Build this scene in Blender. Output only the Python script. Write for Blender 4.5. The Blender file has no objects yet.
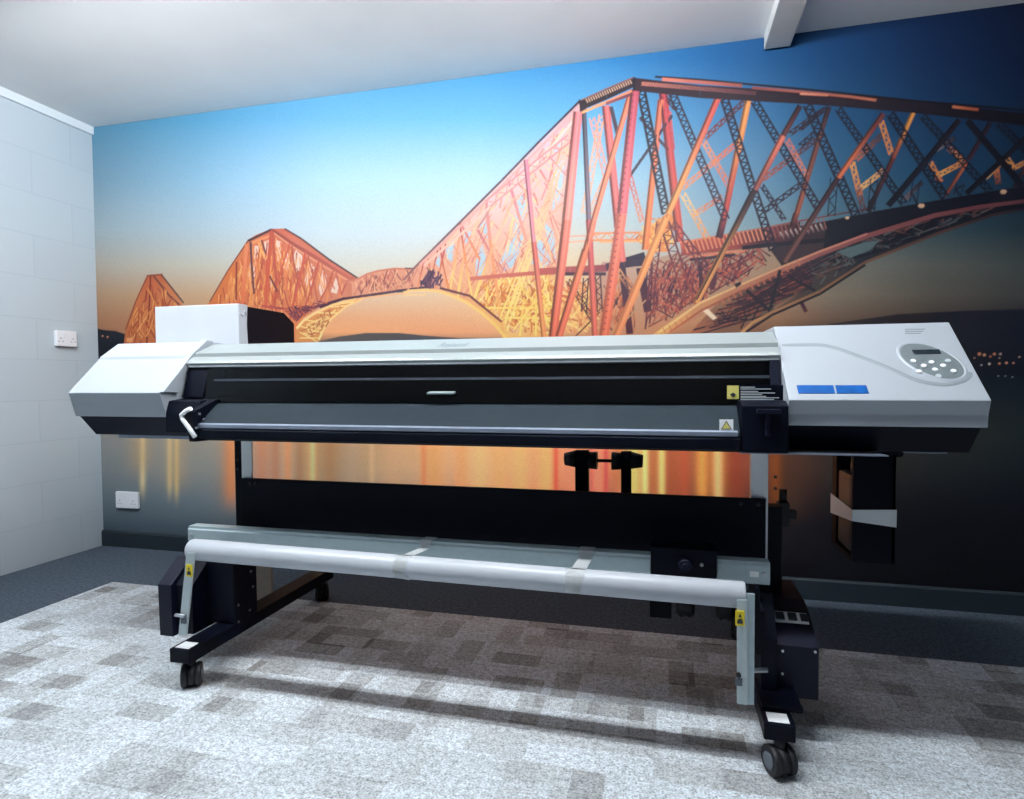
import bpy, bmesh, math, random
import numpy as np
from mathutils import Vector, Matrix
random.seed(7)
C = bpy.context.scene.collection

# ------------------------------------------------------------------ camera solution (metres, camera 1.00 m above the floor)
CX, CY = 512.0, 399.5
v1 = np.array([663 - CX, -(378 - CY), 0.0]); v2 = np.array([-1896 - CX, -(393 - CY), 0.0])
F = math.sqrt(-float(v1 @ v2)); v1[2] = v2[2] = -F
AY = v1 / np.linalg.norm(v1); AX = -v2 / np.linalg.norm(v2); AX -= AY * (AX @ AY); AX /= np.linalg.norm(AX)
AZ = np.cross(AX, AY); ROT = np.array([AX, AY, AZ])
CAM = np.array([0.0, 0.0, 1.0])
def ray(px, py): return ROT @ np.array([px - CX, -(py - CY), -F])
def at(px, py, ax, val):
    """point of a world plane (x, y or z = val) that stands at a measured place of the photograph"""
    d = ray(px, py); i = 'xyz'.index(ax); return CAM + d * ((val - CAM[i]) / d[i])
def proj(p):
    c = ROT.T @ (np.asarray(p) - CAM); return CX + F * c[0] / -c[2], CY - F * c[1] / -c[2]

WL, WB, WR, WF, HC = -3.31, 2.936, 3.2, -3.0, 2.514      # room

# ------------------------------------------------------------------ materials
def lin(c):
    return tuple(((v / 255) / 12.92 if v / 255 <= 0.04045 else ((v / 255 + 0.055) / 1.055) ** 2.4) for v in c)
def mat(name, col, rough=0.5, metal=0.0, noise=0.0, scale=40.0, bump=0.0, spec=0.5, coat=0.0):
    m = bpy.data.materials.new(name); m.use_nodes = True
    n = m.node_tree.nodes; l = m.node_tree.links; b = n['Principled BSDF']
    rgb = lin(col)
    b.inputs['Base Color'].default_value = (*rgb, 1); b.inputs['Roughness'].default_value = rough
    b.inputs['Metallic'].default_value = metal; b.inputs['Specular IOR Level'].default_value = spec
    b.inputs['Coat Weight'].default_value = coat
    tc = n.new('ShaderNodeTexCoord'); nz = n.new('ShaderNodeTexNoise'); nz.inputs['Scale'].default_value = scale
    nz.inputs['Detail'].default_value = 4
    l.new(tc.outputs['Object'], nz.inputs['Vector'])
    rp = n.new('ShaderNodeValToRGB')
    rp.color_ramp.elements[0].position = 0.3; rp.color_ramp.elements[1].position = 0.7
    rp.color_ramp.elements[0].color = (*[v * (1 - noise) for v in rgb], 1)
    rp.color_ramp.elements[1].color = (*[min(1, v * (1 + noise)) for v in rgb], 1)
    l.new(nz.outputs['Fac'], rp.inputs['Fac']); l.new(rp.outputs['Color'], b.inputs['Base Color'])
    if bump:
        bp = n.new('ShaderNodeBump'); bp.inputs['Strength'].default_value = bump; bp.inputs['Distance'].default_value = 0.002
        l.new(nz.outputs['Fac'], bp.inputs['Height']); l.new(bp.outputs['Normal'], b.inputs['Normal'])
    return m
M = dict(
    white=mat('white_plastic', (168, 175, 183), 0.42, noise=0.01, scale=12),
    grille=mat('light_grey_plastic', (196, 206, 210), 0.5, noise=0.02),
    lid=mat('silver_lid', (152, 160, 160), 0.38, 0.15, noise=0.02, scale=20),
    black=mat('black_coated_steel', (2, 6, 20), 0.5, noise=0.1, spec=0.12),
    navy=mat('dark_grey_plastic', (7, 12, 32), 0.5, noise=0.08, spec=0.2),
    apron=mat('dark_anodised_platen', (18, 31, 39), 0.75, 0.0, noise=0.12, scale=25, spec=0.2),
    lip=mat('brushed_lip', (138, 148, 165), 0.35, 0.6, noise=0.05),
    alu=mat('brushed_aluminium', (178, 196, 201), 0.42, 0.2, noise=0.04, scale=60),
    plate=mat('zinc_arm', (184, 195, 198), 0.4, 0.35, noise=0.03),
    cream=mat('cream_steel', (244, 247, 248), 0.45, noise=0.02),
    roll=mat('white_tube', (184, 189, 197), 0.35, noise=0.01),
    tape=mat('masking_tape', (226, 230, 232), 0.55, noise=0.03, scale=90, bump=0.3),
    paper=mat('crumpled_white_wrap', (186, 191, 199), 0.5, noise=0.02, scale=9, bump=0.8),
    yellow=mat('warning_yellow', (232, 208, 40), 0.5, noise=0.02),
    paleyel=mat('pale_yellow', (222, 214, 120), 0.5, noise=0.02),
    sticker=mat('white_sticker', (240, 243, 245), 0.5, noise=0.01),
    ink=mat('printed_ink', (40, 45, 52), 0.6, noise=0.02),
    blue=mat('blue_film', (0, 84, 160), 0.3, noise=0.18, scale=35),
    rubber=mat('black_rubber', (8, 11, 20), 0.6, noise=0.1),
    chrome=mat('steel_screw', (190, 195, 200), 0.3, 0.9),
    wheelrim=mat('grey_wheel_rim', (88, 96, 106), 0.45, noise=0.05),
    panelgrey=mat('control_panel_grey', (122, 132, 136), 0.4, 0.2, noise=0.04, scale=60),
    lcd=mat('lcd_window', (32, 42, 50), 0.2, noise=0.02),
    button=mat('white_button', (240, 243, 246), 0.4),
    bottle=mat('smoky_bottle_plastic', (62, 68, 72), 0.35, noise=0.4, scale=18),
    red=mat('red_tag', (224, 96, 66), 0.5),
    card=mat('tan_cardboard', (142, 128, 116), 0.8, noise=0.06),
    skirt=mat('dark_skirting_paint', (24, 38, 46), 0.6, noise=0.05),
    trim=mat('white_trim_paint', (226, 232, 236), 0.5, noise=0.01),
    ceil=mat('ceiling_paint', (226, 227, 228), 0.9, noise=0.02, scale=4),
    beam=mat('beam_paint', (205, 206, 204), 0.7, noise=0.06, scale=8),
    socket=mat('socket_plastic', (240, 242, 246), 0.35),
    plainwall=mat('grey_wall_paint', (48, 60, 84), 0.85, noise=0.02, scale=5),
    faint=mat('faint_grey_print', (132, 142, 148), 0.5),
    rail=mat('inner_rail', (24, 34, 48), 0.5, 0.0, noise=0.05),
    swoosh=mat('grey_moulded_line', (140, 150, 156), 0.5),
    pole=mat('fixture_white', (230, 232, 234), 0.5),
)
def emis(name, col, s):
    m = bpy.data.materials.new(name); m.use_nodes = True; n = m.node_tree.nodes
    n.remove(n['Principled BSDF']); e = n.new('ShaderNodeEmission'); e.inputs[0].default_value = (*col, 1); e.inputs[1].default_value = s
    m.node_tree.links.new(e.outputs[0], n['Material Output'].inputs[0]); return m

# tinted front window
m = bpy.data.materials.new('smoked_window'); m.use_nodes = True; n = m.node_tree.nodes; l = m.node_tree.links
n.remove(n['Principled BSDF']); t = n.new('ShaderNodeBsdfTransparent'); t.inputs[0].default_value = (0.16, 0.2, 0.26, 1)
g = n.new('ShaderNodeBsdfGlossy'); g.inputs['Roughness'].default_value = 0.12; fr = n.new('ShaderNodeFresnel'); fr.inputs[0].default_value = 1.45
mx = n.new('ShaderNodeMixShader'); l.new(fr.outputs[0], mx.inputs[0]); l.new(t.outputs[0], mx.inputs[1]); l.new(g.outputs[0], mx.inputs[2])
l.new(mx.outputs[0], n['Material Output'].inputs[0]); M['window'] = m

# painted block wall: courses 225 mm, blocks 450 mm, faint joints
m = bpy.data.materials.new('painted_blockwork'); m.use_nodes = True; n = m.node_tree.nodes; l = m.node_tree.links; b = n['Principled BSDF']
tc = n.new('ShaderNodeTexCoord'); sx = n.new('ShaderNodeSeparateXYZ'); cb = n.new('ShaderNodeCombineXYZ')
l.new(tc.outputs['Object'], sx.inputs[0]); l.new(sx.outputs['Y'], cb.inputs['X']); l.new(sx.outputs['Z'], cb.inputs['Y'])
nzw = n.new('ShaderNodeTexNoise'); nzw.inputs['Scale'].default_value = 3; l.new(tc.outputs['Object'], nzw.inputs['Vector'])
mp = n.new('ShaderNodeMapping'); mp.inputs['Location'].default_value = (0.13, 0, 0); l.new(cb.outputs[0], mp.inputs[0])
add = n.new('ShaderNodeMixRGB'); add.blend_type = 'ADD'; add.inputs[0].default_value = 0.006; l.new(mp.outputs[0], add.inputs[1]); l.new(nzw.outputs['Color'], add.inputs[2])
br = n.new('ShaderNodeTexBrick'); l.new(add.outputs[0], br.inputs['Vector']); br.inputs['Scale'].default_value = 1
br.inputs['Brick Width'].default_value = 0.45; br.inputs['Row Height'].default_value = 0.2245; br.inputs['Mortar Size'].default_value = 0.0035
br.inputs['Mortar Smooth'].default_value = 0.6
br.inputs['Color1'].default_value = (*lin((192, 203, 210)), 1); br.inputs['Color2'].default_value = (*lin((190, 201, 209)), 1)
br.inputs['Mortar'].default_value = (*lin((183, 194, 203)), 1)
l.new(br.outputs['Color'], b.inputs['Base Color']); b.inputs['Roughness'].default_value = 0.75
nf = n.new('ShaderNodeTexNoise'); nf.inputs['Scale'].default_value = 120; nf.inputs['Detail'].default_value = 6; l.new(tc.outputs['Object'], nf.inputs['Vector'])
ma = n.new('ShaderNodeMath'); ma.operation = 'MULTIPLY_ADD'; l.new(br.outputs['Fac'], ma.inputs[0]); ma.inputs[1].default_value = -1.0; l.new(nf.outputs['Fac'], ma.inputs[2])
bp = n.new('ShaderNodeBump'); bp.inputs['Strength'].default_value = 0.25; bp.inputs['Distance'].default_value = 0.0025
l.new(ma.outputs[0], bp.inputs['Height']); l.new(bp.outputs['Normal'], b.inputs['Normal']); M['block'] = m

# carpet: light patchwork tiles framed by a plain dark border carpet
m = bpy.data.materials.new('carpet'); m.use_nodes = True; n = m.node_tree.nodes; l = m.node_tree.links; b = n['Principled BSDF']
tc = n.new('ShaderNodeTexCoord'); sx = n.new('ShaderNodeSeparateXYZ'); l.new(tc.outputs['Object'], sx.inputs[0])
def math_(op, a, bb, clamp=False):
    q = n.new('ShaderNodeMath'); q.operation = op; q.use_clamp = clamp
    for i, v in enumerate((a, bb)):
        if v is None: continue
        if isinstance(v, (int, float)): q.inputs[i].default_value = v
        else: l.new(v, q.inputs[i])
    return q.outputs[0]
def cells(w, h, seed, shift=0.5):
    row = math_('FLOOR', math_('DIVIDE', sx.outputs['Y'], h), None)
    par = math_('MULTIPLY', math_('FRACT', math_('MULTIPLY', row, 0.37), None), w * 1.7)
    col = math_('FLOOR', math_('DIVIDE', math_('ADD', sx.outputs['X'], par), w), None)
    cc = n.new('ShaderNodeCombineXYZ'); l.new(col, cc.inputs[0]); l.new(row, cc.inputs[1]); cc.inputs[2].default_value = seed
    wn = n.new('ShaderNodeTexWhiteNoise'); wn.noise_dimensions = '3D'; l.new(cc.outputs[0], wn.inputs['Vector']); return wn.outputs['Value']
a1 = cells(0.168, 0.084, 1.0); a2 = cells(0.084, 0.167, 5.0); a3 = cells(0.5, 0.5, 9.0)
mixv = math_('ADD', math_('MULTIPLY', math_('POWER', a1, 2.6), 0.55), math_('MULTIPLY', math_('POWER', a2, 3.0), 0.45))
mixv = math_('ADD', mixv, math_('MULTIPLY', a3, 0.08), True)
tile = n.new('ShaderNodeValToRGB'); l.new(mixv, tile.inputs[0]); e = tile.color_ramp.elements
e[0].position = 0.0; e[0].color = (*lin((204, 213, 220)), 1); e[1].position = 0.9; e[1].color = (*lin((126, 126, 125)), 1)
k = tile.color_ramp.elements.new(0.35); k.color = (*lin((184, 190, 194)), 1)
fz = n.new('ShaderNodeTexNoise'); fz.inputs['Scale'].default_value = 170; fz.inputs['Detail'].default_value = 3; l.new(tc.outputs['Object'], fz.inputs['Vector'])
fz2 = n.new('ShaderNodeTexNoise'); fz2.inputs['Scale'].default_value = 60; fz2.inputs['Detail'].default_value = 5; l.new(tc.outputs['Object'], fz2.inputs['Vector'])
sp = math_('ADD', math_('MULTIPLY', fz.outputs['Fac'], 0.9), math_('MULTIPLY', fz2.outputs['Fac'], 0.6))
spk = n.new('ShaderNodeMapRange'); l.new(sp, spk.inputs[0]); spk.inputs[1].default_value = 0.55; spk.inputs[2].default_value = 0.95
spk.inputs[3].default_value = 0.5; spk.inputs[4].default_value = 1.42
dark = n.new('ShaderNodeRGB'); dark.outputs[0].default_value = (*lin((78, 88, 100)), 1)
inx = math_('GREATER_THAN', sx.outputs['X'], -2.66); iny = math_('LESS_THAN', sx.outputs['Y'], 2.40)
ins = math_('MULTIPLY', inx, iny)
mx = n.new('ShaderNodeMixRGB'); l.new(ins, mx.inputs[0]); l.new(dark.outputs[0], mx.inputs[1]); l.new(tile.outputs[0], mx.inputs[2])
mu = n.new('ShaderNodeMixRGB'); mu.blend_type = 'MULTIPLY'; mu.inputs[0].default_value = 1; l.new(mx.outputs[0], mu.inputs[1]); l.new(spk.outputs[0], mu.inputs[2])
l.new(mu.outputs[0], b.inputs['Base Color']); b.inputs['Roughness'].default_value = 0.95; b.inputs['Specular IOR Level'].default_value = 0.1
bp = n.new('ShaderNodeBump'); bp.inputs['Strength'].default_value = 0.5; bp.inputs['Distance'].default_value = 0.004
l.new(sp, bp.inputs['Height']); l.new(bp.outputs['Normal'], b.inputs['Normal']); M['carpet'] = m

# printed mural: print colours, lightened to offset shade behind the printer
m = bpy.data.materials.new('mural_print'); m.use_nodes = True; n = m.node_tree.nodes; l = m.node_tree.links; b = n['Principled BSDF']
vc = n.new('ShaderNodeVertexColor'); vc.layer_name = 'Col'; tc = n.new('ShaderNodeTexCoord')
nz = n.new('ShaderNodeTexNoise'); nz.inputs['Scale'].default_value = 190; nz.inputs['Detail'].default_value = 2; l.new(tc.outputs['Object'], nz.inputs['Vector'])
mr = n.new('ShaderNodeMapRange'); l.new(nz.outputs['Fac'], mr.inputs[0]); mr.inputs[1].default_value = 0.3; mr.inputs[2].default_value = 0.7; mr.inputs[3].default_value = 0.93; mr.inputs[4].default_value = 1.07
mu = n.new('ShaderNodeMixRGB'); mu.blend_type = 'MULTIPLY'; mu.inputs[0].default_value = 1; l.new(vc.outputs[0], mu.inputs[1]); l.new(mr.outputs[0], mu.inputs[2])
l.new(mu.outputs[0], b.inputs['Base Color']); b.inputs['Roughness'].default_value = 0.55; b.inputs['Specular IOR Level'].default_value = 0.3
M['mural'] = m

# ------------------------------------------------------------------ mesh helpers
class BM:
    """collects shapes in world metres and links them as ONE mesh object"""
    def __init__(s): s.b = bmesh.new()
    def box(s, x0, x1, y0, y1, z0, z1, bev=0.0):
        v = [s.b.verts.new((x, y, z)) for x in (x0, x1) for y in (y0, y1) for z in (z0, z1)]
        fs = [(0, 1, 3, 2), (4, 6, 7, 5), (0, 4, 5, 1), (2, 3, 7, 6), (0, 2, 6, 4), (1, 5, 7, 3)]
        f = [s.b.faces.new([v[i] for i in q]) for q in fs]
        if bev: bmesh.ops.bevel(s.b, geom=list({e for q in f for e in q.edges}), offset=bev, segments=2, affect='EDGES', profile=0.6)
        return s
    def prism(s, prof, x0, x1, bev=0.0, seg=2):
        """closed outline of (y, z) points extruded along x"""
        a = [s.b.verts.new((x0, y, z)) for y, z in prof]; c = [s.b.verts.new((x1, y, z)) for y, z in prof]
        f = [s.b.faces.new(a), s.b.faces.new(c[::-1])]
        k = len(prof)
        for i in range(k): f.append(s.b.faces.new((a[i], c[i], c[(i + 1) % k], a[(i + 1) % k])))
        if bev: bmesh.ops.bevel(s.b, geom=list({e for q in f for e in q.edges}), offset=bev, segments=seg, affect='EDGES', profile=0.6)
        return s
    def poly(s, pts, thick):
        """planar outline of 3-D points given a thickness vector"""
        t = Vector(thick); a = [s.b.verts.new(Vector(p)) for p in pts]; c = [s.b.verts.new(Vector(p) + t) for p in pts]
        s.b.faces.new(a); s.b.faces.new(c[::-1]); k = len(pts)
        for i in range(k): s.b.faces.new((a[i], c[i], c[(i + 1) % k], a[(i + 1) % k]))
        return s
    def cyl(s, p, q, r, r2=None, n=24, rings=None):
        p, q = Vector(p), Vector(q); d = q - p; r2 = r if r2 is None else r2
        zz = d.normalized(); u = zz.orthogonal().normalized(); w = zz.cross(u)
        rings = rings or [(0, r), (1, r2)]
        L = []
        for t, rr in rings: L.append([s.b.verts.new(p + d * t + (u * math.cos(a) + w * math.sin(a)) * rr) for a in [2 * math.pi * i / n for i in range(n)]])
        for A, B in zip(L, L[1:]):
            for i in range(n):
                f = s.b.faces.new((A[i], A[(i + 1) % n], B[(i + 1) % n], B[i])); f.smooth = True
        s.b.faces.new(L[0][::-1]); s.b.faces.new(L[-1]); return s
    def tube(s, pts, r, n=10, closed=False):
        pts = [Vector(p) for p in pts]; L = []
        up = None
        for i, p in enumerate(pts):
            if closed: d = pts[(i + 1) % len(pts)] - pts[i - 1]
            else: d = pts[min(i + 1, len(pts) - 1)] - pts[max(i - 1, 0)]
            d.normalize()
            if up is None: up = d.orthogonal().normalized()
            up = (up - d * up.dot(d)).normalized(); w = d.cross(up)
            L.append([s.b.verts.new(p + (up * math.cos(a) + w * math.sin(a)) * r) for a in [2 * math.pi * k / n for k in range(n)]])
        R = L + ([L[0]] if closed else [])
        for A, B in zip(R, R[1:]):
            for i in range(n): f = s.b.faces.new((A[i], A[(i + 1) % n], B[(i + 1) % n], B[i])); f.smooth = True
        if not closed: s.b.faces.new(L[0][::-1]); s.b.faces.new(L[-1])
        return s
    def build(s, name, material, parent=None, smooth=False):
        bmesh.ops.recalc_face_normals(s.b, faces=s.b.faces[:])
        me = bpy.data.meshes.new(name); s.b.to_mesh(me); s.b.free()
        me.materials.append(M[material] if isinstance(material, str) else material)
        o = bpy.data.objects.new(name, me); C.objects.link(o)
        if smooth:
            for p in me.polygons: p.use_smooth = True
        if parent is not None:
            off = Vector((0, 0, 0)); q = parent
            while q is not None: off += q.location; q = q.parent
            me.transform(Matrix.Translation(-off)); o.parent = parent
        return o
def tag(o, label=None, cat=None, group=None, kind=None):
    if label: o['label'] = label
    if cat: o['category'] = cat
    if group: o['group'] = group
    if kind: o['kind'] = kind
    return o
def thing(name, loc, label, cat, group=None):
    o = bpy.data.objects.new(name, None); C.objects.link(o); o.location = loc; o.empty_display_size = 0.1
    return tag(o, label, cat, group)
def struct(b, name, material): o = b.build(name, material); o['kind'] = 'structure'; return o

# ------------------------------------------------------------------ the room
T = 0.1
struct(BM().box(WL - T, WR + T, WF - T, WB + T, -T, 0), 'floor', 'carpet')
struct(BM().box(WL - T, WR + T, WF - T, WB + T, HC, HC + T), 'ceiling', 'ceil')
struct(BM().box(WL - T, WL, WF - T, WB + T, 0, HC), 'wall_left', 'block')
struct(BM().box(WL, WR, WB, WB + T, 0, HC), 'wall_back', 'plainwall')
struct(BM().box(WR, WR + T, WF - T, WB + T, 0, HC), 'wall_right', 'plainwall')
struct(BM().box(WL, WR, WF - T, WF, 0, HC), 'wall_front', 'plainwall')
struct(BM().prism([(WB, 0), (WB - 0.016, 0), (WB - 0.016, 0.086), (WB - 0.010, 0.095), (WB, 0.095)], WL, WR), 'baseboard_back', 'skirt')
struct(BM().box(WL, WL + 0.018, WF, WB - 0.003, HC - 0.046, HC, 0.003), 'trim_1', 'trim')
struct(BM().box(0.430, 0.538, WF, WB - 0.02, HC - 0.062, HC, 0.004), 'trim_2', 'beam')

# ------------------------------------------------------------------ mural
ZM0, ZM1, XM0, XM1 = 0.095, HC - 0.001, WL + 0.001, WR - 0.001
def keygrid():
    xs = [60, 200, 330, 480, 600, 720, 830, 930, 1024, 1200]
    rows = {
        0:   [(58,130,175),(62,140,190),(64,148,200),(58,142,198),(40,122,182),(12,88,150),(8,62,116),(5,40,86),(4,26,62),(3,18,48)],
        60:  [(66,140,185),(68,148,195),(76,158,208),(64,150,204),(46,132,192),(16,98,158),(8,70,122),(6,46,92),(4,30,68),(3,20,50)],
        120: [(92,158,192),(94,166,206),(110,180,222),(112,184,226),(100,172,214),(64,130,176),(26,86,128),(12,58,96),(6,40,74),(4,26,54)],
        180: [(140,178,200),(150,194,220),(176,212,236),(186,218,238),(170,204,222),(112,156,184),(56,108,140),(24,72,104),(12,50,78),(6,32,58)],
        230: [(186,204,210),(186,206,216),(202,218,228),(210,222,228),(196,206,206),(150,174,184),(92,124,134),(56,84,94),(36,60,72),(16,38,54)],
        265: [(206,194,178),(206,200,184),(214,212,200),(222,212,196),(214,196,176),(180,172,160),(132,130,122),(104,106,100),(86,94,92),(48,56,62)],
        295: [(206,164,130),(212,172,134),(226,196,164),(238,196,158),(232,178,136),(196,158,128),(146,130,112),(108,102,92),(84,84,82),(50,52,56)],
        318: [(190,134,100),(208,150,106),(240,172,124),(244,178,132),(236,160,110),(196,140,100),(128,102,84),(86,70,64),(52,44,52),(34,32,42)],
        332: [(176,124,96),(210,140,96),(250,172,116),(250,166,118),(230,148,100),(170,116,86),(70,58,58),(26,32,48),(22,32,50),(16,24,40)],
        345: [(60,54,58),(84,72,70),(104,88,80),(110,84,74),(96,72,64),(60,48,50),(24,28,42),(14,22,38),(14,22,38),(10,16,30)],
        375: [(40,48,60),(120,96,80),(170,120,84),(180,120,80),(150,90,66),(70,54,50),(32,36,44),(18,32,44),(16,30,44),(10,20,32)],
        435: [(150,150,150),(176,166,150),(206,160,112),(216,158,108),(206,128,84),(150,78,52),(74,60,48),(54,56,52),(38,48,52),(22,32,40)],
        470: [(138,148,154),(160,160,154),(194,160,124),(216,158,112),(216,126,84),(150,72,48),(66,54,46),(42,46,48),(26,36,44),(16,24,34)],
        500: [(114,130,140),(126,138,144),(168,148,128),(196,140,104),(180,100,74),(110,58,42),(40,34,36),(16,22,32),(12,20,32),(8,14,24)],
        525: [(88,106,120),(96,112,122),(110,110,108),(120,96,84),(90,60,54),(40,30,32),(14,14,24),(8,12,24),(8,12,24),(5,9,18)],
        590: [(66,84,98),(66,80,92),(60,66,74),(50,46,50),(30,28,34),(14,14,22),(8,9,20),(6,9,20),(6,9,20),(4,7,16)],
    }
    ys = sorted(rows); arr = np.array([[lin(c) for c in rows[y]] for y in ys]); return np.array(xs, float), np.array(ys, float), arr
KX, KY, KA = keygrid()
def smooth01(t): return np.clip(t, 0, 1) ** 2 * (3 - 2 * np.clip(t, 0, 1))
def bgcol(px, py):
    """print colour (linear, shade-offset gain included) of the sky, hills and water at measured mural coordinates"""
    px = np.asarray(px, float); py = np.asarray(py, float)
    i = np.clip(np.searchsorted(KX, px) - 1, 0, len(KX) - 2); j = np.clip(np.searchsorted(KY, py) - 1, 0, len(KY) - 2)
    u = np.clip((px - KX[i]) / (KX[i + 1] - KX[i]), 0, 1)[..., None]; v = np.clip((py - KY[j]) / (KY[j + 1] - KY[j]), 0, 1)[..., None]
    c = (KA[j, i] * (1 - u) + KA[j, i + 1] * u) * (1 - v) + (KA[j + 1, i] * (1 - u) + KA[j + 1, i + 1] * u) * v
    # floodlit haze around the near tower
    g = np.exp(-(((px - 545) / 70) ** 2 + ((py - 285) / 55) ** 2))[..., None] * (py < 345)[..., None]
    c = c + g * (np.array(lin((255, 214, 150))) - c) * 0.55
    # long reflections of the lamps in the water
    inw = smooth01((py - 352) / 8) * smooth01((540 - py) / 60)
    for x0, w, col, s, y1 in STREAKS:
        f = np.exp(-((px - x0) / w) ** 2) * s * inw * smooth01((y1 - py) / 28)
        c = c + f[..., None] * (np.array(lin(col)) - c)
    b_ = (smooth01((py - 415) / 12) * smooth01((540 - py) / 30) * (.35 + .65 * smooth01((px - 225) / 40)) * smooth01((775 - px) / 20))[..., None]  # painted lift: print lightened where the printer's body shades the mural
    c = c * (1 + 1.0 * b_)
    return np.clip(c, 0, 1.4)
STREAKS = [(143, 3.0, (255,230,176), 1.0, 506), (141, 12, (222,178,120), .5, 485), (170, 2.6, (255,226,160), .85, 508), (177, 2.4, (255,222,150), .85, 512), (176, 12, (226,184,130), .5, 500), (232, 9, (255,158,92), .85, 520),
    (262, 10, (206,112,60), .6, 560), (276, 6, (190,106,60), .6, 560), (288, 5, (232,140,74), .6, 560), (300, 6, (176,110,64), .6, 560), (313, 3.0, (255,236,176), .98, 560), (313, 8, (232,160,74), .5, 560),
    (330, 8, (200,134,84), .6, 560), (352, 9, (206,170,136), .6, 560), (372, 3, (232,190,140), .5, 560), (392, 8, (214,162,120), .5, 560), (434, 10, (246,150,84), .7, 560), (424, 3, (228,116,60), .6, 560),
    (462, 7, (240,146,86), .7, 560), (480, 10, (250,176,112), .7, 560), (500, 8, (250,160,94), .7, 560), (520, 10, (255,172,102), .75, 560), (546, 9, (255,170,100), .8, 560), (556, 3, (216,70,52), .85, 560),
    (570, 8, (250,132,96), .8, 560), (592, 3, (176,70,80), .7, 560), (598, 6, (255,130,98), .8, 560), (606, 2.5, (206,64,70), .8, 560), (618, 5, (196,112,70), .7, 560), (634, 8, (250,206,110), .85, 560),
    (645, 3.5, (255,222,130), .85, 560), (654, 4, (196,110,60), .8, 560), (662, 3.6, (255,216,122), .9, 560), (672, 7, (172,82,48), .8, 560), (684, 6, (190,84,50), .8, 560), (702, 6, (244,160,76), .9, 560),
    (718, 4.2, (255,236,168), 1.0, 560), (718, 10, (236,140,60), .6, 560), (736, 9, (150,62,40), .75, 560), (776, 6, (200,104,36), .75, 545), (790, 12, (96,66,44), .5, 545)]

# (a) sky, hills and water
STEP = 0.0036
nx, nz_ = int((XM1 - XM0) / STEP), int((ZM1 - ZM0) / STEP)
xs = np.linspace(XM0, XM1, nx); zs = np.linspace(ZM0, ZM1, nz_); CW, CH = xs[1] - xs[0], zs[1] - zs[0]
GX, GZ = np.meshgrid(xs, zs)
d = np.stack([GX, np.full_like(GX, WB), GZ - 1.0], -1) @ ROT      # the print laid out over the wall
PX = CX + F * d[..., 0] / -d[..., 2]; PY = CY - F * d[..., 1] / -d[..., 2]
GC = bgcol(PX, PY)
# (b) everything drawn over it: flat ink shapes, later layers a tenth of a millimetre nearer
LAY = [0]
ORDER = []
def layer(k): LAY[0] = k
def wpt(x, y): p = at(x, y, 'y', WB); return (float(p[0]), float(p[2]))
def face(pts, cols): ORDER.append((LAY[0], len(ORDER), [wpt(*p) for p in pts], [lin(c) for c in cols]))
def ink(pts, cols):
    """print one flat shape into the mural's colour grid, with soft edges"""
    P2 = np.array(pts); Cc = np.array(cols)
    i0, i1 = int((P2[:, 0].min() - XM0) / CW) - 1, int((P2[:, 0].max() - XM0) / CW) + 3
    j0, j1 = int((P2[:, 1].min() - ZM0) / CH) - 1, int((P2[:, 1].max() - ZM0) / CH) + 3
    i0, j0 = max(i0, 0), max(j0, 0); i1, j1 = min(i1, nx), min(j1, nz_)
    if i1 <= i0 or j1 <= j0: return
    X, Z = GX[j0:j1, i0:i1], GZ[j0:j1, i0:i1]
    ins = np.zeros(X.shape, bool); dist = np.full(X.shape, 1e9); wsum = np.zeros(X.shape); csum = np.zeros(X.shape + (3,))
    k = len(P2)
    for q in range(k):
        ax, az = P2[q]; bx, bz = P2[(q + 1) % k]; ex, ez = bx - ax, bz - az; L2 = ex * ex + ez * ez + 1e-12
        t = np.clip(((X - ax) * ex + (Z - az) * ez) / L2, 0, 1); dist = np.minimum(dist, np.hypot(X - ax - t * ex, Z - az - t * ez))
        if abs(ez) > 1e-12: ins ^= ((az > Z) != (bz > Z)) & (X < ex * (Z - az) / ez + ax)
        w_ = 1 / ((X - ax) ** 2 + (Z - az) ** 2 + 1e-6); wsum += w_; csum += w_[..., None] * Cc[q]
    area_ = abs(sum(P2[q][0] * P2[(q + 1) % k][1] - P2[(q + 1) % k][0] * P2[q][1] for q in range(k))) / 2
    al = np.clip(np.where(ins, dist, -dist) / CW + 0.5, 0, 1)
    thin = area_ / (max(np.ptp(P2[:, 0]), np.ptp(P2[:, 1]), 1e-6)) / CW
    if thin < 1: al = np.clip(np.maximum(al, np.where(dist < CW, (1 - dist / CW) * thin, 0)), 0, 1)
    GC[j0:j1, i0:i1] = GC[j0:j1, i0:i1] * (1 - al[..., None]) + csum / wsum[..., None] * al[..., None]
def area(pts, col):
    cols = col if isinstance(col, list) else [col] * len(pts); face(pts, cols)
def mixc(a, b, t): return tuple(a[i] + (b[i] - a[i]) * t for i in range(3))
def stroke(pts, w, c0, c1=None, w1=None):
    c1 = c1 or c0; w1 = w if w1 is None else w1
    n_ = len(pts); L = []
    for i, (x, y) in enumerate(pts):
        a = pts[max(i - 1, 0)]; b_ = pts[min(i + 1, n_ - 1)]; ddx, ddy = b_[0] - a[0], b_[1] - a[1]; q = math.hypot(ddx, ddy) or 1
        t = i / max(1, n_ - 1); ww = (w + (w1 - w) * t) / 2; nx_, ny_ = -ddy / q * ww, ddx / q * ww
        L.append(((x + nx_, y + ny_), (x - nx_, y - ny_), mixc(c0, c1, t)))
    for A, B in zip(L, L[1:]): face([A[0], B[0], B[1], A[1]], [A[2], B[2], B[2], A[2]])
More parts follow.
